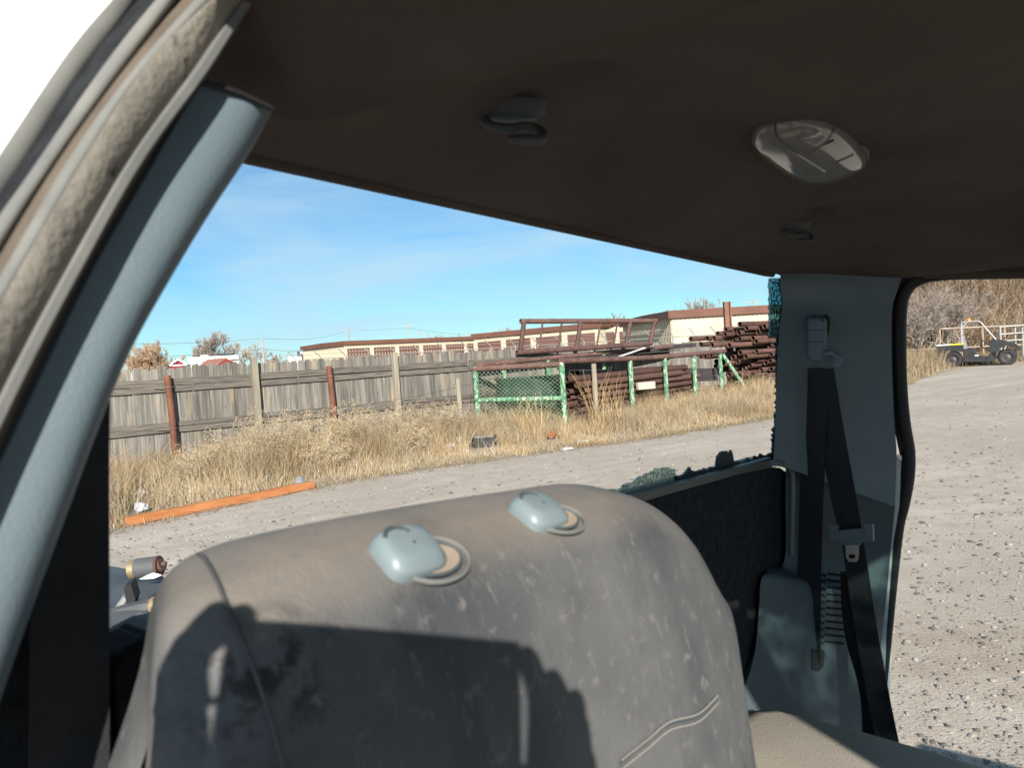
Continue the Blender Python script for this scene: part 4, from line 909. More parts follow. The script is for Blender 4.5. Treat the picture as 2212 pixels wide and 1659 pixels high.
# rear window: lower gasket, glass remnants
m_gask = M('window_gasket', (.055, .06, .065), .5, (.07, .075, .08), 9)
b = MB(); b.beam(tw((.50, .655, -.202)), tw((1.66, .655, -.202)), .05, .022, TW); b.build('window_gasket', m_gask, truck)
def glassx(t, vec, out, b):
    v = N(t, 'ShaderNodeTexVoronoi', feature='DISTANCE_TO_EDGE'); v.inputs['Scale'].default_value = 1.0; t.links.new(vscale(t, vec, (150, 150, 85)), v.inputs[0])
    r = N(t, 'ShaderNodeMapRange'); r.inputs[1].default_value = .02; r.inputs[2].default_value = .10; t.links.new(v.outputs['Distance'], r.inputs[0])
    return mixnode(t, (.04, .08, .08, 1), (.58, .76, .70, 1), r.outputs[0])
m_shard = M('crazed_tinted_glass', (.3, .5, .5), .25, extra=glassx, spec=.5)
m_sharde = M('dark_glass_edge', (.02, .03, .035), .3, (.05, .07, .08), 60, bump=.8, bscale=300, spec=.5)
def clear_glass(m, tintc, amt):                    # crazed safety glass: thin clear cells between milky cracks
    t = m.node_tree; b = t.nodes['Principled BSDF']; o = [n for n in t.nodes if n.type == 'OUTPUT_MATERIAL'][0]; v = [n for n in t.nodes if n.type == 'TEX_VORONOI'][0]
    tr = N(t, 'ShaderNodeBsdfTransparent'); tr.inputs[0].default_value = (*tintc, 1); mxs = N(t, 'ShaderNodeMixShader'); mr = N(t, 'ShaderNodeMapRange')
    mr.inputs[1].default_value = .05; mr.inputs[2].default_value = .16; mr.inputs[4].default_value = amt; t.links.new(v.outputs['Distance'], mr.inputs[0]); t.links.new(mr.outputs[0], mxs.inputs[0]); t.links.new(b.outputs[0], mxs.inputs[1]); t.links.new(tr.outputs[0], mxs.inputs[2]); t.links.new(mxs.outputs[0], o.inputs[0])
clear_glass(m_shard, (.80, .95, .90), .72)
m_teal = M('teal_glass', (.3, .5, .5), .25, extra=glassx, spec=.5); clear_glass(m_teal, (.45, .82, .90), .7)
rg = random.Random(4)
def jag(nm, line, base, mt, th=.005):
    b = MB(); top = [tw(q) for q in line]; bot = [tw(q) for q in base]; off = TV*th
    b.grid([[bot[i], top[i], top[i]+off, bot[i]+off] for i in range(len(top))], True)
    return b.build(nm, mt, truck, fix=True)
xs = [1290+4*i for i in range(44)]
def bot_y(x): return 1069-.268*(x-1337)
top_ = []; 
for x in xs:
    k = 10+18*math.exp(-((x-1420)/45)**2)+rg.uniform(0, 8); k = k if x < 1461 else rg.uniform(0, 7)
    top_.append(onv(x, bot_y(x)-k, .655))
jag('broken_glass', top_, [onv(x, bot_y(x)+6, .655) for x in xs], m_shard)
xs2 = [1462+3.2*i for i in range(66)]
def panel_top(x): return bot_y(x) if x < 1560 else lerp(bot_y(1560), 985, sstep((x-1560)/110))+ (0)
tp = []
for x in xs2:
    k = rg.uniform(2, 9)+ (26*sstep((x-1548)/5)*(1-sstep((x-1582)/4))) + (10*math.exp(-((x-1490)/8)**2)); tp.append(onv(x, panel_top(x)-k, .650))
jag('broken_glass', tp, [onv(x, panel_top(x)+22, .650) for x in xs2], m_sharde)
ys = [600+5*i for i in range(80)]; le = []; ri = []
for y in ys:
    if y < 725: xg = 1664+rg.uniform(-1.5, 2)+6*math.exp(-((y-655)/40)**2)*0
    else: xg = 1679-9*sstep((y-880)/90)+rg.uniform(-4, 2)
    le.append(onv(xg, y, .650)); ri.append(onv(1683+6*math.exp(-((y-655)/40)**2)-10*sstep((y-880)/100), y, .650))
k = 26
jag('broken_glass', [onv(1664+rg.uniform(-1.5, 2), y, .652) for y in ys[:k]], ri[:k], m_teal)
jag('broken_glass', le[k-1:], ri[k-1:], m_sharde)
b = MB(); b.tube([tw(q+Vector((.012, -.006, 0))) for q in ri], .013, 8); b.build('window_seal', m_blackr, truck, True)
for x, y, s_ in ((556, 345, .010), (845, 405, .006), (868, 412, .007)):
    b = MB(); q = onv(x, y, .645); b.box(tw(q), s_*2.4, .01, s_, TU, TV, TW); b.build('torn_gasket', m_blackr, truck)

# far pillar trim
fp = [((1686, 590), (1950, 590)), ((1685, 612), (1941, 620)), ((1690, 655), (1928, 662)), ((1684, 711), (1926, 725)), ((1680, 760), (1927, 795)), ((1677, 830), (1931, 900)), ((1674, 934), (1937, 985)), ((1670, 1000), (1933, 1095)), ]
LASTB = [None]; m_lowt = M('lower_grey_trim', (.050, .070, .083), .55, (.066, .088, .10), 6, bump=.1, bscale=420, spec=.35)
def pil(LR, vl, n=28, nm='pillar_trim', mt=m_trimg, tilt=.0):
    La = spline([onv(*a, vl) for a, c in LR], n); Ra = spline([onu(*c, 1.85) for a, c in LR], n); rows = []
    for Lp, Rp in zip(La, Ra):
        mid = Vector((lerp(Lp.x, Rp.x, .56), lerp(Lp.y, Rp.y, .42), lerp(Lp.z, Rp.z, .5))); r_ = [tw(Lp+Vector((.18, .06, 0))), tw(Lp+Vector((.035, .012, 0)))]
        for k in range(19):
            t = k/18; q = Lp*(1-t)**2+mid*(2*t*(1-t))+Rp*t*t; r_.append(tw(q))
        r_ += [tw(Rp+Vector((.02, .01, 0))), tw(Rp+Vector((.05, .06, 0)))]; rows.append(r_)
    b = MB(); b.grid(rows); LASTB[0] = b; return b.build(nm, mt, truck, True, False, 60)
fpt_ = pil(fp, .612); fpt_['label'] = 'shaded grey plastic trim of the far pillar'
fp2 = [((1697, 1003), (1934, 1090)), ((1697, 1085), (1926, 1166)), ((1694, 1215), (1917, 1271)), ((1648, 1245), (1914, 1300)), ((1640, 1310), (1907, 1358)), ((1632, 1400), (1898, 1450)), ((1610, 1480), (1890, 1530)), ((1560, 1560), (1884, 1600)), ((1520, 1700), (1870, 1760))]
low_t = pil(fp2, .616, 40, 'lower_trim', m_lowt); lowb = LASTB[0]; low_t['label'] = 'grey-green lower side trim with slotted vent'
# darker insert panel and shelf lip
b = MB(); b.tube([tw(onv(*q, .600)) for q in ((1668, 1000), (1690, 1003), (1704, 1010), (1711, 1024), (1712, 1060), (1709, 1200))], .006, 8); b.build('shelf_lip', m_trimg, fpt_, True)
def on_low(x, y, off=.006):                      # a point on the lower trim facing the lens
    l_, n_ = hit(lowb, x, y)
    return tco(l_+n_*(off-.011)-EYE)
b = MB(); poly = [(1762, 1098), (1925, 1115), (1913, 1280), (1905, 1370), (1840, 1395), (1758, 1390)]
for i in range(11):
    y = 1238+i*14.6
    for x0, x1 in ((1772-.6*i, 1783-.6*i), (1788-.6*i, 1834-1.2*i)):
        P = [on_low(x0, y, .014), on_low(x1, y+4.5, .014), on_low(x1, y+8.5, .014), on_low(x0, y+4.0, .014)]
        b2 = MB(); b2.prism([tw(q) for q in P], (tw(on_low(x0, y, .002))-tw(P[0]))); b2.build('vent_slot', m_carpet, low_t)
P = [on_low(x, y, .012) for x, y in ((1752, 1402), (1778, 1404), (1781, 1412), (1778, 1440), (1768, 1452), (1752, 1448))]
b2 = MB(); b2.prism([tw(q) for q in P], (tw(on_low(1752, 1402, .002))-tw(P[0]))); b2.build('belt_slot', m_blackr, low_t)
# padded black panel under the window
P = [onv(*q, .628) for q in ((1280, 1150), (1370, 1086), (1450, 1063), (1540, 1038), (1600, 1021), (1660, 1009), (1690, 1011), (1706, 1022), (1709, 1100), (1706, 1225), (1658, 1250), (1645, 1330), (1640, 1400), (1560, 1560), (1500, 1760), (900, 1760), (600, 1500), (600, 1300))]
P = [onv(240, 1430, .628)]+[onv(330, 1372, .628)]+P[1:15]+[onv(1300, 1950, .628), onv(300, 1950, .628)]
b = MB(); b.prism([tw(q) for q in P], TV*.06); bv = b.build('rear_carpet_panel', m_carpet, truck); bv['label'] = 'black carpeted panel below the broken rear window'
md = bv.modifiers.new('bevel', 'BEVEL'); md.width = .008; md.segments = 3; md.limit_method = 'ANGLE'
# near bottom corner of the window aperture
P = [onv(*q, .640) for q in ((150, 1480), (215, 1432), (262, 1408), (300, 1376), (345, 1352), (420, 1335), (420, 1700), (100, 1700))]
b = MB(); b.prism([tw(q) for q in P], TV*.05); b.build('window_corner', m_blackr, truck)

# far seat belt
sbf = MB(); hw_ = lambda x0, x1, y, u: (tw(onu(x1, y, u))-tw(onu(x0, y, u)))*.5
pa = [(1773, 795, 1.72), (1790, 900, 1.71), (1808, 1000, 1.70), (1825, 1090, 1.69), (1842, 1170, 1.68), (1860, 1290, 1.67), (1878, 1400, 1.66), (1900, 1520, 1.64), (1925, 1640, 1.62)]
sbf.ribbon([tw(onu(x, y, u)) for x, y, u in pa], [hw_(x-28+4*(y > 1150), x+28-4*(y > 1150), y, u) for x, y, u in pa], .0012); fb_ = sbf.build('seat_belt', m_belt, truck); fb_['label'] = 'far black seat belt running from the pillar loop down past the latch plate'
sb2 = MB(); pb = [(1768, 800, 1.725), (1758, 950, 1.70), (1752, 1100, 1.69), (1748, 1250, 1.67), (1746, 1436, 1.68)]
sb2.ribbon([tw(onu(x, y, u)) for x, y, u in pb], [hw_(x-26, x+26, y, u) for x, y, u in pb], .0012); sb2.build('seat_belt', m_belt, truck)
sb3 = MB(); pc = spline([(1832, 1235, 1.70), (1836, 1330, 1.70), (1848, 1400, 1.70), (1866, 1460, 1.69), (1878, 1530, 1.68), (1880, 1640, 1.67)], 14)
sb3.ribbon([tw(onu(*q)) for q in pc], [hw_(q.x-17, q.x+17, q.y, q.z) for q in pc], .0012); sb3.build('seat_belt', m_belt, truck)
# belt loop and cover
def shell(nm, rings, mt, par): b = MB(); b.grid([[tw(q) for q in r] for r in rings], True); n_ = len(rings[0]); k0 = len(b.v)-n_; b.f += [tuple(range(n_-1, -1, -1)), tuple(k0+i for i in range(n_))]; return b.build(nm, mt, par, True, True, 50)
def rrect(x0, y0, x1, y1, u, r=.25, n=4, sk=0):
    out = []; w_, h_ = (x1-x0)/2, (y1-y0)/2; cx_, cy_ = (x0+x1)/2, (y0+y1)/2; rr = min(w_, h_)*r*2
    for qx, qy, a0 in ((1, -1, -90), (1, 1, 0), (-1, 1, 90), (-1, -1, 180)):
        for k in range(n+1):
            a = rad(a0+90*k/n); X = cx_+qx*(w_-rr)+math.cos(a)*rr; Y = cy_+qy*(h_-rr)+math.sin(a)*rr; out.append(onu(X+sk*(Y-cy_), Y, u))
    return out
shell('loop_recess', [rrect(1738, 676, 1793, 800, 1.775, .3), rrect(1741, 680, 1790, 790, 1.768, .3)], m_blackr, fb_)
shell('loop_cover', [rrect(1741, 682, 1786, 782, 1.765, .3, sk=-.03), rrect(1742, 684, 1784, 781, 1.735, .3, sk=-.03), rrect(1747, 692, 1778, 778, 1.725, .3, sk=-.03)], m_trimg, fb_)
for yy in (712, 738): shell('cover_groove', [rrect(1744, yy, 1782, yy+1.4, 1.7345, .5), rrect(1744, yy, 1782, yy+1.4, 1.724, .5)], m_blackr, fb_)
b = MB(); b.tube([tw(onu(x, y, 1.735)) for x, y in ((1734, 792), (1729, 775), (1738, 762), (1770, 766), (1800, 762), (1813, 773), (1806, 790))], .008, 10); b.build('belt_loop', m_trimg, fb_, True)
# latch plate
b = MB(); b.beam(tw(onu(1801, 1158, 1.672)), tw(onu(1880, 1152, 1.672)), .008, .022, TW); b.build('latch_bar', m_trimg, fb_)
for x in (1803, 1878): MB().box(tw(onu(x, 1150, 1.670)), .01, .016, .034, TU, TV, TW).build('latch_cheek', m_trimg, fb_)
MB().prism([tw(onu(x, y, 1.668)) for x, y in ((1812, 1166), (1868, 1166), (1856, 1180), (1824, 1180))], TU*.006).build('latch_shoulder', m_trimg, fb_)
lp_o = [(1826, 1178), (1856, 1178), (1855, 1205), (1851, 1214), (1833, 1214), (1828, 1205)]; lp_i = [(1834, 1198), (1847, 1198), (1847, 1202), (1847, 1207), (1835, 1207), (1834, 1203)]
b = MB(); ro = [[tw(onu(x, y, 1.668)) for x, y in lp_o], [tw(onu(x, y, 1.665)) for x, y in lp_o], [tw(onu(x, y, 1.665)) for x, y in lp_i], [tw(onu(x, y, 1.668)) for x, y in lp_i], [tw(onu(x, y, 1.668)) for x, y in lp_o]]
b.grid(ro, True); b.build('latch_tongue', m_chrome, fb_)

P = [onu(x, y, 1.872) for x, y in ((1920, 585), (1985, 585), (1962, 612), (1951, 660), (1949, 760), (1952, 880), (1958, 960), (1944, 985), (1926, 900), (1920, 760), (1920, 660))]
MB().prism([tw(q) for q in P], TU*.02).build('jamb_lining', m_blackr, truck)
# far door opening seal
P = spline([(2400, 588, 1.88), (2200, 592, 1.88), (2040, 595, 1.88), (1985, 603, 1.88), (1958, 625, 1.88), (1945, 665, 1.88), (1943, 760, 1.88), (1946, 850, 1.88), (1953, 920, 1.88), (1962, 975, 1.89), (1961, 1030, 1.89), (1950, 1090, 1.89), (1938, 1140, 1.89), (1925, 1250, 1.89), (1915, 1350, 1.89), (1900, 1500, 1.89), (1888, 1620, 1.89)], 60)
b = MB(); b.tube([tw(onu(*q)) for q in P], [.010+.0045*sstep((i-6)/6) for i in range(61)], 10); o = b.build('door_seal', m_blackr, truck, True); o['label'] = 'black rubber seal hanging loose from the far door opening'
b = MB(); b.tube([tw(onu(x, y, 1.868)+Vector((0, -.0, 0))) for x, y in ((2400, 584), (2212, 588), (2100, 588), (2000, 590))], .012, 8); b.build('header_seal', m_headl, truck, True)
b = MB(); b.box(tw((1.95, -.06, .275)), .10, .98, .08, TU, TV, TW); b.build('roof_rail', m_paint, truck)
b = MB(); P = [onu(x, y, 1.875) for x, y in ((1937, 985), (1945, 1000), (1943, 1090), (1930, 1170), (1915, 1360), (1905, 1590), (1895, 1660), (1885, 1660), (1900, 1400), (1925, 1150))]
b.prism([tw(q) for q in P], TU*.06); b.build('far_jamb', m_paint, truck)
q = onw(2150, 575, .205); MB().box(tw(onu(2148, 573, 1.835)), .006, .07, .012, TU, TV, TW).build('visor_clip', m_trimg, hl)

# coat hooks
def hook(px, py, wv, sc, yaw):
    l_, n_ = hit(hlb, px, py); c = tco(l_-EYE)+Vector((0, 0, -.004)); ex_ = Vector((math.cos(yaw), math.sin(yaw), 0)); ey_ = Vector((-math.sin(yaw), math.cos(yaw), 0)); up_ = Vector((0, 0, 1))
    L_ = lambda x, y, z: tw(c+ex_*(x*sc)+ey_*(y*sc)+up_*(z*sc))
    b = MB(); b.grid([[L_(math.cos(a)*rx, math.sin(a)*ry, z) for a in [i*math.pi/10 for i in range(20)]] for rx, ry, z in ((.036, .017, .012), (.035, .016, .002), (.028, .011, -.003), (.001, .001, -.004))], True)
    h_ = b.build('coat_hook', m_trimd, hl, True, True, 60)
    b = MB(); b.tube([L_(*q) for q in spline([(-.026, -.004, -.002), (-.018, -.012, -.014), (.0, -.012, -.016), (.012, -.006, -.012), (.024, -.004, -.013), (.030, -.010, -.020), (.026, -.016, -.027), (.008, -.018, -.028), (-.004, -.016, -.026)], 30)], [.0048*sc]*26+[.005*sc, .0045*sc, .004*sc, .0035*sc, .002*sc], 10); b.build('hook_arm', m_trimd, h_, True)
hook(1098, 240, .232, 1.0, rad(-42)); hook(1715, 488, .228, .95, rad(-42))

# dome light
ol = [(1622, 290), (1640, 268), (1700, 254), (1745, 251), (1785, 257), (1825, 277), (1856, 305), (1872, 328), (1866, 344), (1830, 364), (1785, 377), (1735, 373), (1685, 348), (1645, 318)]
dome_w = tco(hit(hlb, 1745, 312)[0]-EYE).z+.004; base_ = spline([onw(x, y, dome_w) for x, y in ol]+[onw(*ol[0], dome_w)], 56)[:-1]; cen = sum(base_, Vector())/len(base_)
rings = [[q for q in base_]]
for s_, dz in ((1.0, -.007), (.97, -.013), (.86, -.019), (.6, -.024), (.3, -.026), (.02, -.0265)): rings.append([cen+(q-cen)*s_+Vector((0, 0, dz)) for q in base_])
m_lens = M('dusty_lamp_lens', (.17, .16, .15), .1, (.21, .20, .185), 5, spec=.7)
b = MB(); b.grid([[tw(q) for q in r] for r in rings], True); dlb = b; dl = b.build('dome_light', m_lens, hl, True, True, 60); dl['label'] = 'dusty almond-shaped dome lamp'
b = MB(); b.tube([tw(cen+(q-cen)*1.01) for q in base_], .0028, 6, closed=True); b.build('lamp_bezel', m_trimd, dl, True)
def rib(nm, P, r, mt, off=.0003):
    pts = []
    for q in spline([(x, y, 0) for x, y in P], 12):
        l_, n_ = hit(dlb, q.x, q.y)
        if l_ is not None: pts.append(l_+n_*off)
    if len(pts) > 2: b = MB(); b.tube(pts, r, 6); b.build(nm, mt, dl, True)
rib('lamp_rib', ((1674, 268), (1681, 297), (1722, 330)), .0016, m_trimd); rib('lamp_rib', ((1803, 276), (1785, 304), (1743, 330)), .0014, m_lens); rib('lamp_rib', ((1700, 320), (1732, 338), (1782, 370)), .0012, m_lens)
rib('lamp_slot', ((1800, 302), (1778, 312), (1755, 325)), .0026, m_blackr, -.0012); rib('lamp_slot', ((1842, 333), (1826, 341), (1808, 348)), .0020, m_blackr, -.0008)

# passenger seat back
U0, U1 = .162, .850
def seat_pt(x, r):                                # x across 0..1, r along the profile 0..1 (front bottom, over the top, back bottom)
    prof = SEATP; k = r*(len(prof)-1); i = min(int(k), len(prof)-2); p = prof[i].lerp(prof[i+1], k-i)
    X = x*2-1; px_ = (1-abs(X)**(10 if X < 0 else 3.8))**(1/(3.4 if X < 0 else 2.0)); px_ = max(px_, .0)
    vm = .425 + (.0 if p.y > -.3 else 0); mid = lerp(.37, .44, sstep((p.y+.6)/.45))
    u = lerp(U0, lerp(U1, .815, sstep((-.2-p.y)/.3)), x); v = mid+(p.x-mid)*(.25+.75*px_); drop = .12*max(0, (u-.60)/.25)**2.2
    topk = sstep((p.y+.30)/.18); w = p.y-drop*topk-(1-px_)*(.06 if X < 0 else .025)*topk
    u += .05*sstep((v-.36)/.12)*max(0, 1-x*6)*topk     # plan-view rounding at the near rear corner
    w += .006*math.sin(x*5+.5)*topk
    return Vector((u, v, w))
SEATP = spline([(.22, -.85, 0), (.265, -.62, 0), (.300, -.42, 0), (.328, -.26, 0), (.345, -.185, 0), (.364, -.137, 0), (.392, -.112, 0), (.425, -.103, 0), (.458, -.101, 0), (.485, -.112, 0), (.500, -.150, 0), (.505, -.30, 0), (.505, -.85, 0)], 72)
def seatx(t, vec, out, b):
    c = mixnode(t, (.070, .074, .081, 1), (.115, .117, .12, 1), noise(t, vec, 9, 6, .33, .67)); c = mixnode(t, c, (.052, .057, .066, 1), noise(t, vscale(t, vec, (9, 9, 3)), 1.0, 4, .52, .70))
    # pale dust gathered on the upper faces
    g = N(t, 'ShaderNodeNewGeometry'); s2 = N(t, 'ShaderNodeSeparateXYZ'); t.links.new(g.outputs['Normal'], s2.inputs[0])
    mr = N(t, 'ShaderNodeMapRange'); mr.inputs[1].default_value = .45; mr.inputs[2].default_value = .98; mr.inputs[4].default_value = .9; t.links.new(s2.outputs[2], mr.inputs[0])
    mu = N(t, 'ShaderNodeMath', operation='MULTIPLY'); t.links.new(mr.outputs[0], mu.inputs[0]); t.links.new(noise(t, vec, 6, 6, .25, .62), mu.inputs[1])
    c = mixnode(t, c, (.225, .195, .165, 1), mu.outputs[0])
    for x, y, rr, st in ((640, 1440, .05, .8), (560, 1500, .06, .6), (930, 1318, .03, .55), (900, 1308, .02, .35), (600, 1450, .03, .7)):
        q = tw(onv(x, y, .345)); di = N(t, 'ShaderNodeVectorMath', operation='DISTANCE'); t.links.new(vec, di.inputs[0]); di.inputs[1].default_value = q
        m2 = N(t, 'ShaderNodeMapRange'); m2.inputs[1].default_value = rr; m2.inputs[2].default_value = rr*.3; m2.inputs[4].default_value = st; t.links.new(di.outputs['Value'], m2.inputs[0])
        m3 = N(t, 'ShaderNodeMath', operation='MULTIPLY'); t.links.new(m2.outputs[0], m3.inputs[0]); t.links.new(noise(t, vec, 60, 4, .47, .6), m3.inputs[1]); c = mixnode(t, c, (.02, .02, .022, 1), m3.outputs[0])
    c = mixnode(t, c, (.15, .145, .14, 1), noise(t, vec, 70, 5, .58, .72)); w = noise(t, vscale(t, vec, (110, 110, 8)), 1.0, 5, .60, .74); c = mixnode(t, c, (.15, .148, .142, 1), w)
    return c
m_seat = M('dusty_grey_seat_vinyl', (.2, .2, .2), .62, extra=seatx, bump=.15, bscale=350, spec=.3)
b = MB(); b.grid([[tw(seat_pt(i/64, j/96)) for i in range(65)] for j in range(97)]); seat = b.build('seat_back', m_seat, truck, True, False, 180); seat['label'] = 'dusty grey seat back with two headrest guides and dark scuffs'
def seat_find(px, py):                            # the seat surface point seen at px, py
    best = None; bd = 1e9; d = ray(px, py)
    for i in range(0, 129):
        for j in range(30, 112):
            q = seat_pt(i/128, j/160); P_ = tw(q)-EYE; z_ = P_.dot(FWD)
            e = (CX+FPX*P_.dot(RGT)/z_-px)**2+(CY-FPX*P_.dot(UPV)/z_-py)**2
            if e < bd-.5: bd = e; best = (i/128, j/160, q)
    return best
b = MB(); b.tube([tw(seat_pt(.075+.02*sstep((.5-j/96)*3), j/96)+Vector((0, -.0005, .0008))) for j in range(0, 64)], .0014, 6); b.build('seat_piping', M('seat_piping', (.07, .07, .072), .6), seat, True)
# headrest guides
gm = MB()
for k, (gx, gy) in enumerate(((880, 1197), (1163, 1112))):
    fx, fr, q = seat_find(gx, gy); du = (seat_pt(fx+.02, fr)-seat_pt(fx-.02, fr)).normalized(); dv = (seat_pt(fx, fr+.02)-seat_pt(fx, fr-.02)).normalized(); nn_ = du.cross(dv).normalized()
    if nn_.z < 0: nn_ = -nn_
    G = lambda x, y, z: tw(q+du*x+dv*y+nn_*z)
    def oval(rx, ry, z, pw=2.6, ox=0, oy=0): return [G(ox+math.copysign(abs(math.cos(a))**(2/pw), math.cos(a))*rx, oy+math.copysign(abs(math.sin(a))**(2/pw), math.sin(a))*ry, z) for a in [i*math.pi/14 for i in range(28)]]
    b = MB(); b.grid([oval(.0255, .020, -.006, 3.6), oval(.0255, .020, .003, 3.6), oval(.0245, .019, .0065, 3.6), oval(.020, .0145, .0115, 3.6, -.001, .002), oval(.015, .011, .0125, 3.2), oval(.001, .001, .0127)], True)
    gd = b.build('headrest_guide', m_greyp, seat, True, True, 50)
    b = MB(); b.tube([G(-.008+.011*math.cos(a), .006+.010*math.sin(a), .0125) for a in [rad(20+14*i) for i in range(11)]], .0016, 6); b.build('release_notch', m_trimd, gd, True)
    b = MB(); b.tube([G(.017+.031*math.cos(a), -.009+.020*math.sin(a), .0008) for a in [i*math.pi/16 for i in range(32)]], .0018, 6, closed=True); b.build('guide_ring', m_seal2, gd, True)
    b = MB(); b.tube([G(.017+.024*math.cos(a), -.009+.014*math.sin(a), .001) for a in [i*math.pi/16 for i in range(32)]], .0014, 6, closed=True); b.build('guide_ring', m_trimd, gd, True)
    b = MB(); b.add([G(.017+.024*math.cos(a), -.009+.014*math.sin(a), .0016) for a in [i*math.pi/16 for i in range(32)]], [tuple(range(32))]); b.build('guide_insert', M('pale_foam', (.30, .245, .19), .9, (.24, .20, .16), 40), gd)
# seam with stitching low on the far side
b = MB(); m_st = M('pale_thread', (.26, .25, .23), .8)
sp = []
for x, y in ((1340, 1655), (1400, 1610), (1450, 1575), (1500, 1545), (1546, 1508)): f_ = seat_find(x, y); sp.append(f_[2])
sp = spline(sp, 34)
for off in (-.0035, .0035):
    for i in range(0, 34): a, c = sp[i], sp[i].lerp(sp[i+1], .6); b.tube([tw(a+Vector((0, -.003, off))), tw(c+Vector((0, -.003, off)))], .0008, 5)
b.build('stitching', m_st, seat, fix=False)
b = MB(); b.tube([tw(q+Vector((0, -.001, 0))) for q in sp], .001, 5); b.build('seat_seam', m_trimd, seat, True)

# driver seat cushion / folded back
b = MB(); P = [(.90, .60), (1.28, .585), (1.345, .575), (1.372, .55), (1.372, .40), (1.362, .30), (1.345, .15), (1.34, -.35), (.90, -.35)]
cen2 = Vector((1.12, .15, 0)); rings = []
for s_, w_ in ((.98, -.80), (1.0, -.66), (.995, -.635), (.97, -.622), (.90, -.615), (.5, -.610), (.02, -.610)):
    rings.append([tw((cen2.x+(x-cen2.x)*s_, cen2.y+(y-cen2.y)*s_, w_)) for x, y in P])
b.grid(rings, True); b.build('seat_cushion', M('dusty_tan_seat', (.30, .275, .235), .8, (.36, .33, .28), 6, bump=.2, bscale=300), truck, True, True, 60)

# chassis behind the cab, seen through the near corner of the window
m_frame = M('chassis_black', (.05, .055, .06), .5, (.085, .09, .095), 6, 5, spec=.4); m_brass = M('zinc_bolt', (.42, .33, .20), .5, (.3, .22, .13), 30, metal=.6); m_cond = M('grey_conduit', (.17, .18, .18), .6, (.22, .22, .21), 10)
ch = MB(); Zc = 2.15
A4 = lambda x, y, Z_=Zc: at(x, y, Z_)
ch.prism([A4(190, 1215, 2.5), A4(290, 1232, 2.45), A4(345, 1238, 2.4), A4(378, 1275, 2.25), A4(420, 1310, 2.1), A4(380, 1330, 2.0), A4(190, 1330, 2.0)], Vector((0, 0, -.06))); fo = ch.build('chassis_frame', m_frame, truck); fo['label'] = 'dark chassis frame seen through the near corner of the rear window'
MB().prism([A4(190, 1325, 2.0), A4(300, 1318, 2.0), A4(440, 1340, 1.95), A4(440, 1460, 1.75), A4(190, 1460, 1.75)], Vector((0, .02, -.05))).build('frame_plate', m_frame, fo)
def cyl(x0, y0, x1, y1, Z0, Z1, r, mt, nm, n=16): b = MB(); b.tube([A4(x0, y0, Z0), A4(x1, y1, Z1)], r, n); return b.build(nm, mt, fo, True)
cyl(296, 1229, 344, 1223, 2.3, 2.3, .031, m_frame, 'mount_cylinder'); cyl(283, 1231, 298, 1229, 2.3, 2.3, .030, m_brass, 'mount_cap'); cyl(340, 1224, 346, 1223, 2.3, 2.3, .032, m_rust, 'mount_collar'); cyl(345, 1223, 351, 1220, 2.3, 2.3, .02, m_rust, 'mount_nut'); cyl(350, 1220, 359, 1217, 2.3, 2.3, .007, m_rust, 'mount_bolt', 8)
b = MB(); b.tube(spline([A4(190, 1352, 2.02), A4(250, 1330, 2.02), A4(300, 1316, 2.02), A4(330, 1312, 2.02)], 16), .022, 8); b.build('curved_arm', m_frame, fo, True)
cyl(326, 1310, 334, 1308, 2.0, 2.0, .020, m_brass, 'bolt_head', 6); cyl(333, 1308, 340, 1306, 2.0, 2.0, .023, m_brass, 'bolt_washer'); cyl(339, 1306, 372, 1300, 2.0, 2.02, .024, m_frame, 'bushing')
b = MB(); pts_ = spline([A4(200, 1382, 1.9), A4(290, 1362, 1.9), A4(310, 1356, 1.9), A4(400, 1345, 1.9)], 60); b.tube(pts_, [.019+.0022*(i % 2) for i in range(61)], 12); b.build('corrugated_hose', m_cond, fo, True)
MB().box(A4(306, 1368, 1.88), .03, .03, .09, RGT, FWD, UPV).build('hose_clip', m_cond, fo)
b = MB(); b.tube(spline([A4(200, 1405, 1.85), A4(270, 1388, 1.85), A4(330, 1370, 1.85)], 12), .014, 8); b.build('hose', m_cond, fo, True)
b = MB(); b.tube(spline([A4(180, 1300, 2.06), A4(240, 1330, 2.06), A4(262, 1308, 2.06), A4(275, 1290, 2.06)], 12), .012, 6); b.build('bright_tube', m_galv, fo, True)
MB().prism([A4(268, 1270, 2.02), A4(282, 1262, 2.02), A4(292, 1295, 2.02), A4(285, 1318, 2.02), A4(272, 1300, 2.02)], Vector((0, .03, .01))).build('cable_bracket', m_blackr, fo)
b = MB(); b.add([A4(300, 1252, 2.25), A4(318, 1243, 2.25), A4(330, 1238, 2.25), A4(340, 1240, 2.25), A4(350, 1243, 2.25), A4(333, 1250, 2.24), A4(318, 1252, 2.24)], [(0, 1, 5, 6), (1, 2, 5), (2, 3, 5), (3, 4, 5)]); b.build('paper_tag', m_white, fo, fix=False)
b = MB(); b.beam(A4(180, 1445, 1.75), A4(330, 1390, 1.78), .16, .02); b.build('frame_flange', M('dusty_flange', (.33, .3, .25), .8), fo)
MB().box(T(.95, 2.2, -.95), 1.1, 2.7, .16, TU, TV, TW).build('frame_rail', m_frame, fo)

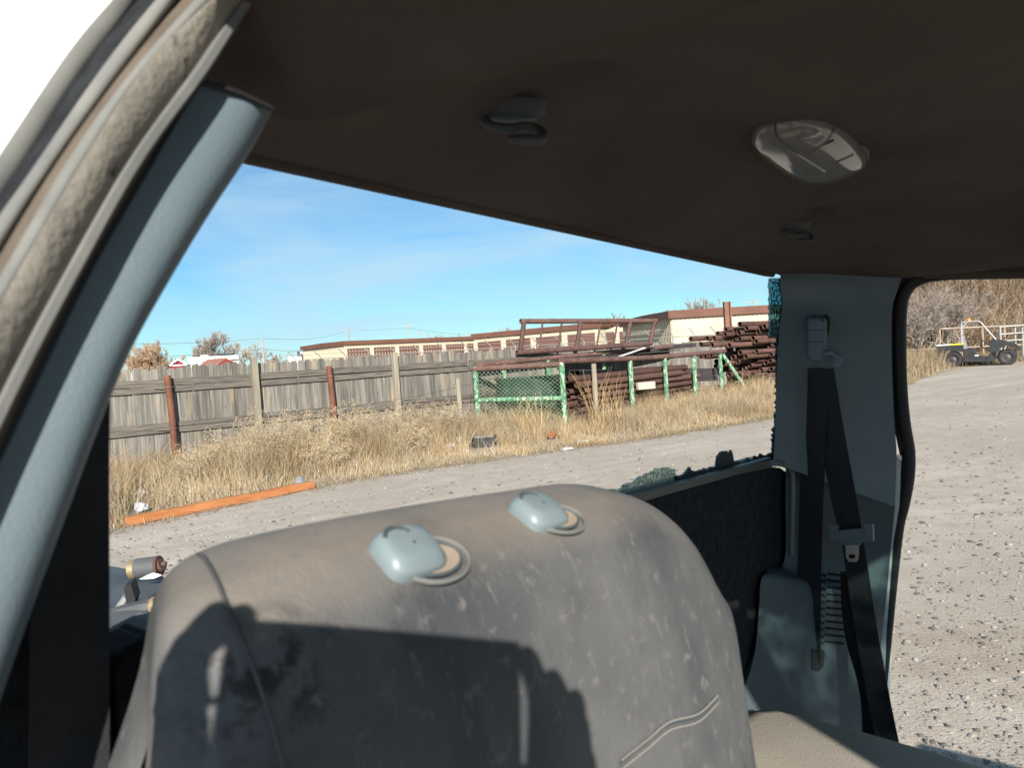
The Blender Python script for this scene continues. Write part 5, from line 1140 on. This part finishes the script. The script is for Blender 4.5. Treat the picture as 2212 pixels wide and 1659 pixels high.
# ============================================================ PHOTOGRAPHER (only the shadow on the seat shows)
def C3(x, y, z): return EYE+RGT*x+UPV*y+FWD*z
ph = MB(); ph.box(C3(-.056, .0085, -.0075), .160, .089, .009, RGT, UPV, FWD)
tag(ph.build('phone', m_blackr), 'black phone held sideways in both hands at the open door', 'phone')
def person():
    vs = []; es = []; rs = []
    def v(p, r): vs.append(p); rs.append(r); return len(vs)-1
    def e(a, c): es.append((a, c))
    base_p = Vector((EYE.x, EYE.y, 0)); D = lambda x, y, z: Vector((x, y, z))
    pel = v(D(-.02, -.62, .96), .15); abd = v(D(-.02, -.63, 1.12), .145); chest = v(D(-.02, -.62, 1.30), .15); nk = v(D(-.02, -.585, 1.47), .06); hd0 = v(D(-.02, -.56, 1.56), .075); hd = v(D(-.02, -.53, 1.64), .092); hd2 = v(D(-.02, -.53, 1.72), .07)
    e(pel, abd); e(abd, chest); e(chest, nk); e(nk, hd0); e(hd0, hd); e(hd, hd2)
    for sg in (-1, 1):
        h = v(D(-.02+sg*.10, -.62, .88), .09); k = v(D(-.02+sg*.13, -.56, .48), .062); an = v(D(-.02+sg*.14, -.62, .09), .045); ft = v(D(-.02+sg*.16, -.46, .04), .04); e(pel, h); e(h, k); e(k, an); e(an, ft)
        sh = v(D(-.02+sg*.19, -.61, 1.40), .062)
        if sg < 0: el = v(D(-.30, -.34, 1.27), .045); wr = C3(-.148, -.065, -.075); pm = C3(-.146, -.015, -.045); tip = C3(-.150, .045, -.018)
        else: el = v(D(.22, -.34, 1.22), .045); wr = C3(.066, -.085, -.075); pm = C3(.060, -.035, -.045); tip = C3(.045, .02, -.02)
        w = v(wr, .031); p1 = v(pm, .030); e(chest, sh); e(sh, el); e(el, w); e(w, p1)
        fingers = ([(-.152, .045, -.03, -.128, .058, .0), (-.158, .035, -.03, -.142, .060, .004), (-.162, .018, -.03, -.152, .044, .004), (-.164, .0, -.03, -.158, .024, .004), (-.145, -.035, -.03, -.125, -.028, -.018)] if sg < 0 else
                   [(.040, .030, -.03, .026, .050, -.002), (.058, .018, -.03, .046, .032, .0), (.070, .0, -.03, .066, .018, .002), (.072, -.02, -.03, .070, .0, .002), (.035, -.035, -.03, .012, -.028, -.018)])
        for x0, y0, z0, x1, y1, z1 in fingers: a = v(C3(x0, y0, z0), .0105); c = v(C3(x1, y1, z1), .0085); e(p1, a); e(a, c)
    me = bpy.data.meshes.new('body'); me.from_pydata([tuple(q) for q in vs], es, []); ob = bpy.data.objects.new('tmp_body', me); COL.objects.link(ob)
    sk = ob.modifiers.new('skin', 'SKIN'); sk.use_smooth_shade = True
    for i, d in enumerate(me.skin_vertices[0].data): d.radius = (rs[i], rs[i]); d.use_root = (i == 0)
    ss = ob.modifiers.new('sub', 'SUBSURF'); ss.levels = ss.render_levels = 2
    dg = bpy.context.evaluated_depsgraph_get(); dg.update(); m2 = bpy.data.meshes.new_from_object(ob.evaluated_get(dg)); bpy.data.objects.remove(ob)
    m2.name = 'person'; m2.materials.clear()
    for mt in (M('dark_jacket', (.04, .045, .06), .9), M('jeans', (.05, .07, .12), .9), M('skin', (.42, .26, .19), .6), M('hair', (.03, .02, .015), .7)): m2.materials.append(mt)
    wx = [C3(-.172, -.055, -.075), C3(.066, -.085, -.075)]
    for p in m2.polygons:
        c = p.center; p.material_index = 3 if c.z > 1.70 or (c.z > 1.6 and c.y < -.56) else (2 if c.z > 1.50 or (c.y > -.12 and c.z > 1.4) else (1 if c.z < .95 else 0))
    o = link('person', m2); tag(o, 'person in dark jacket standing at the open door holding up a phone', 'person'); return o
person()
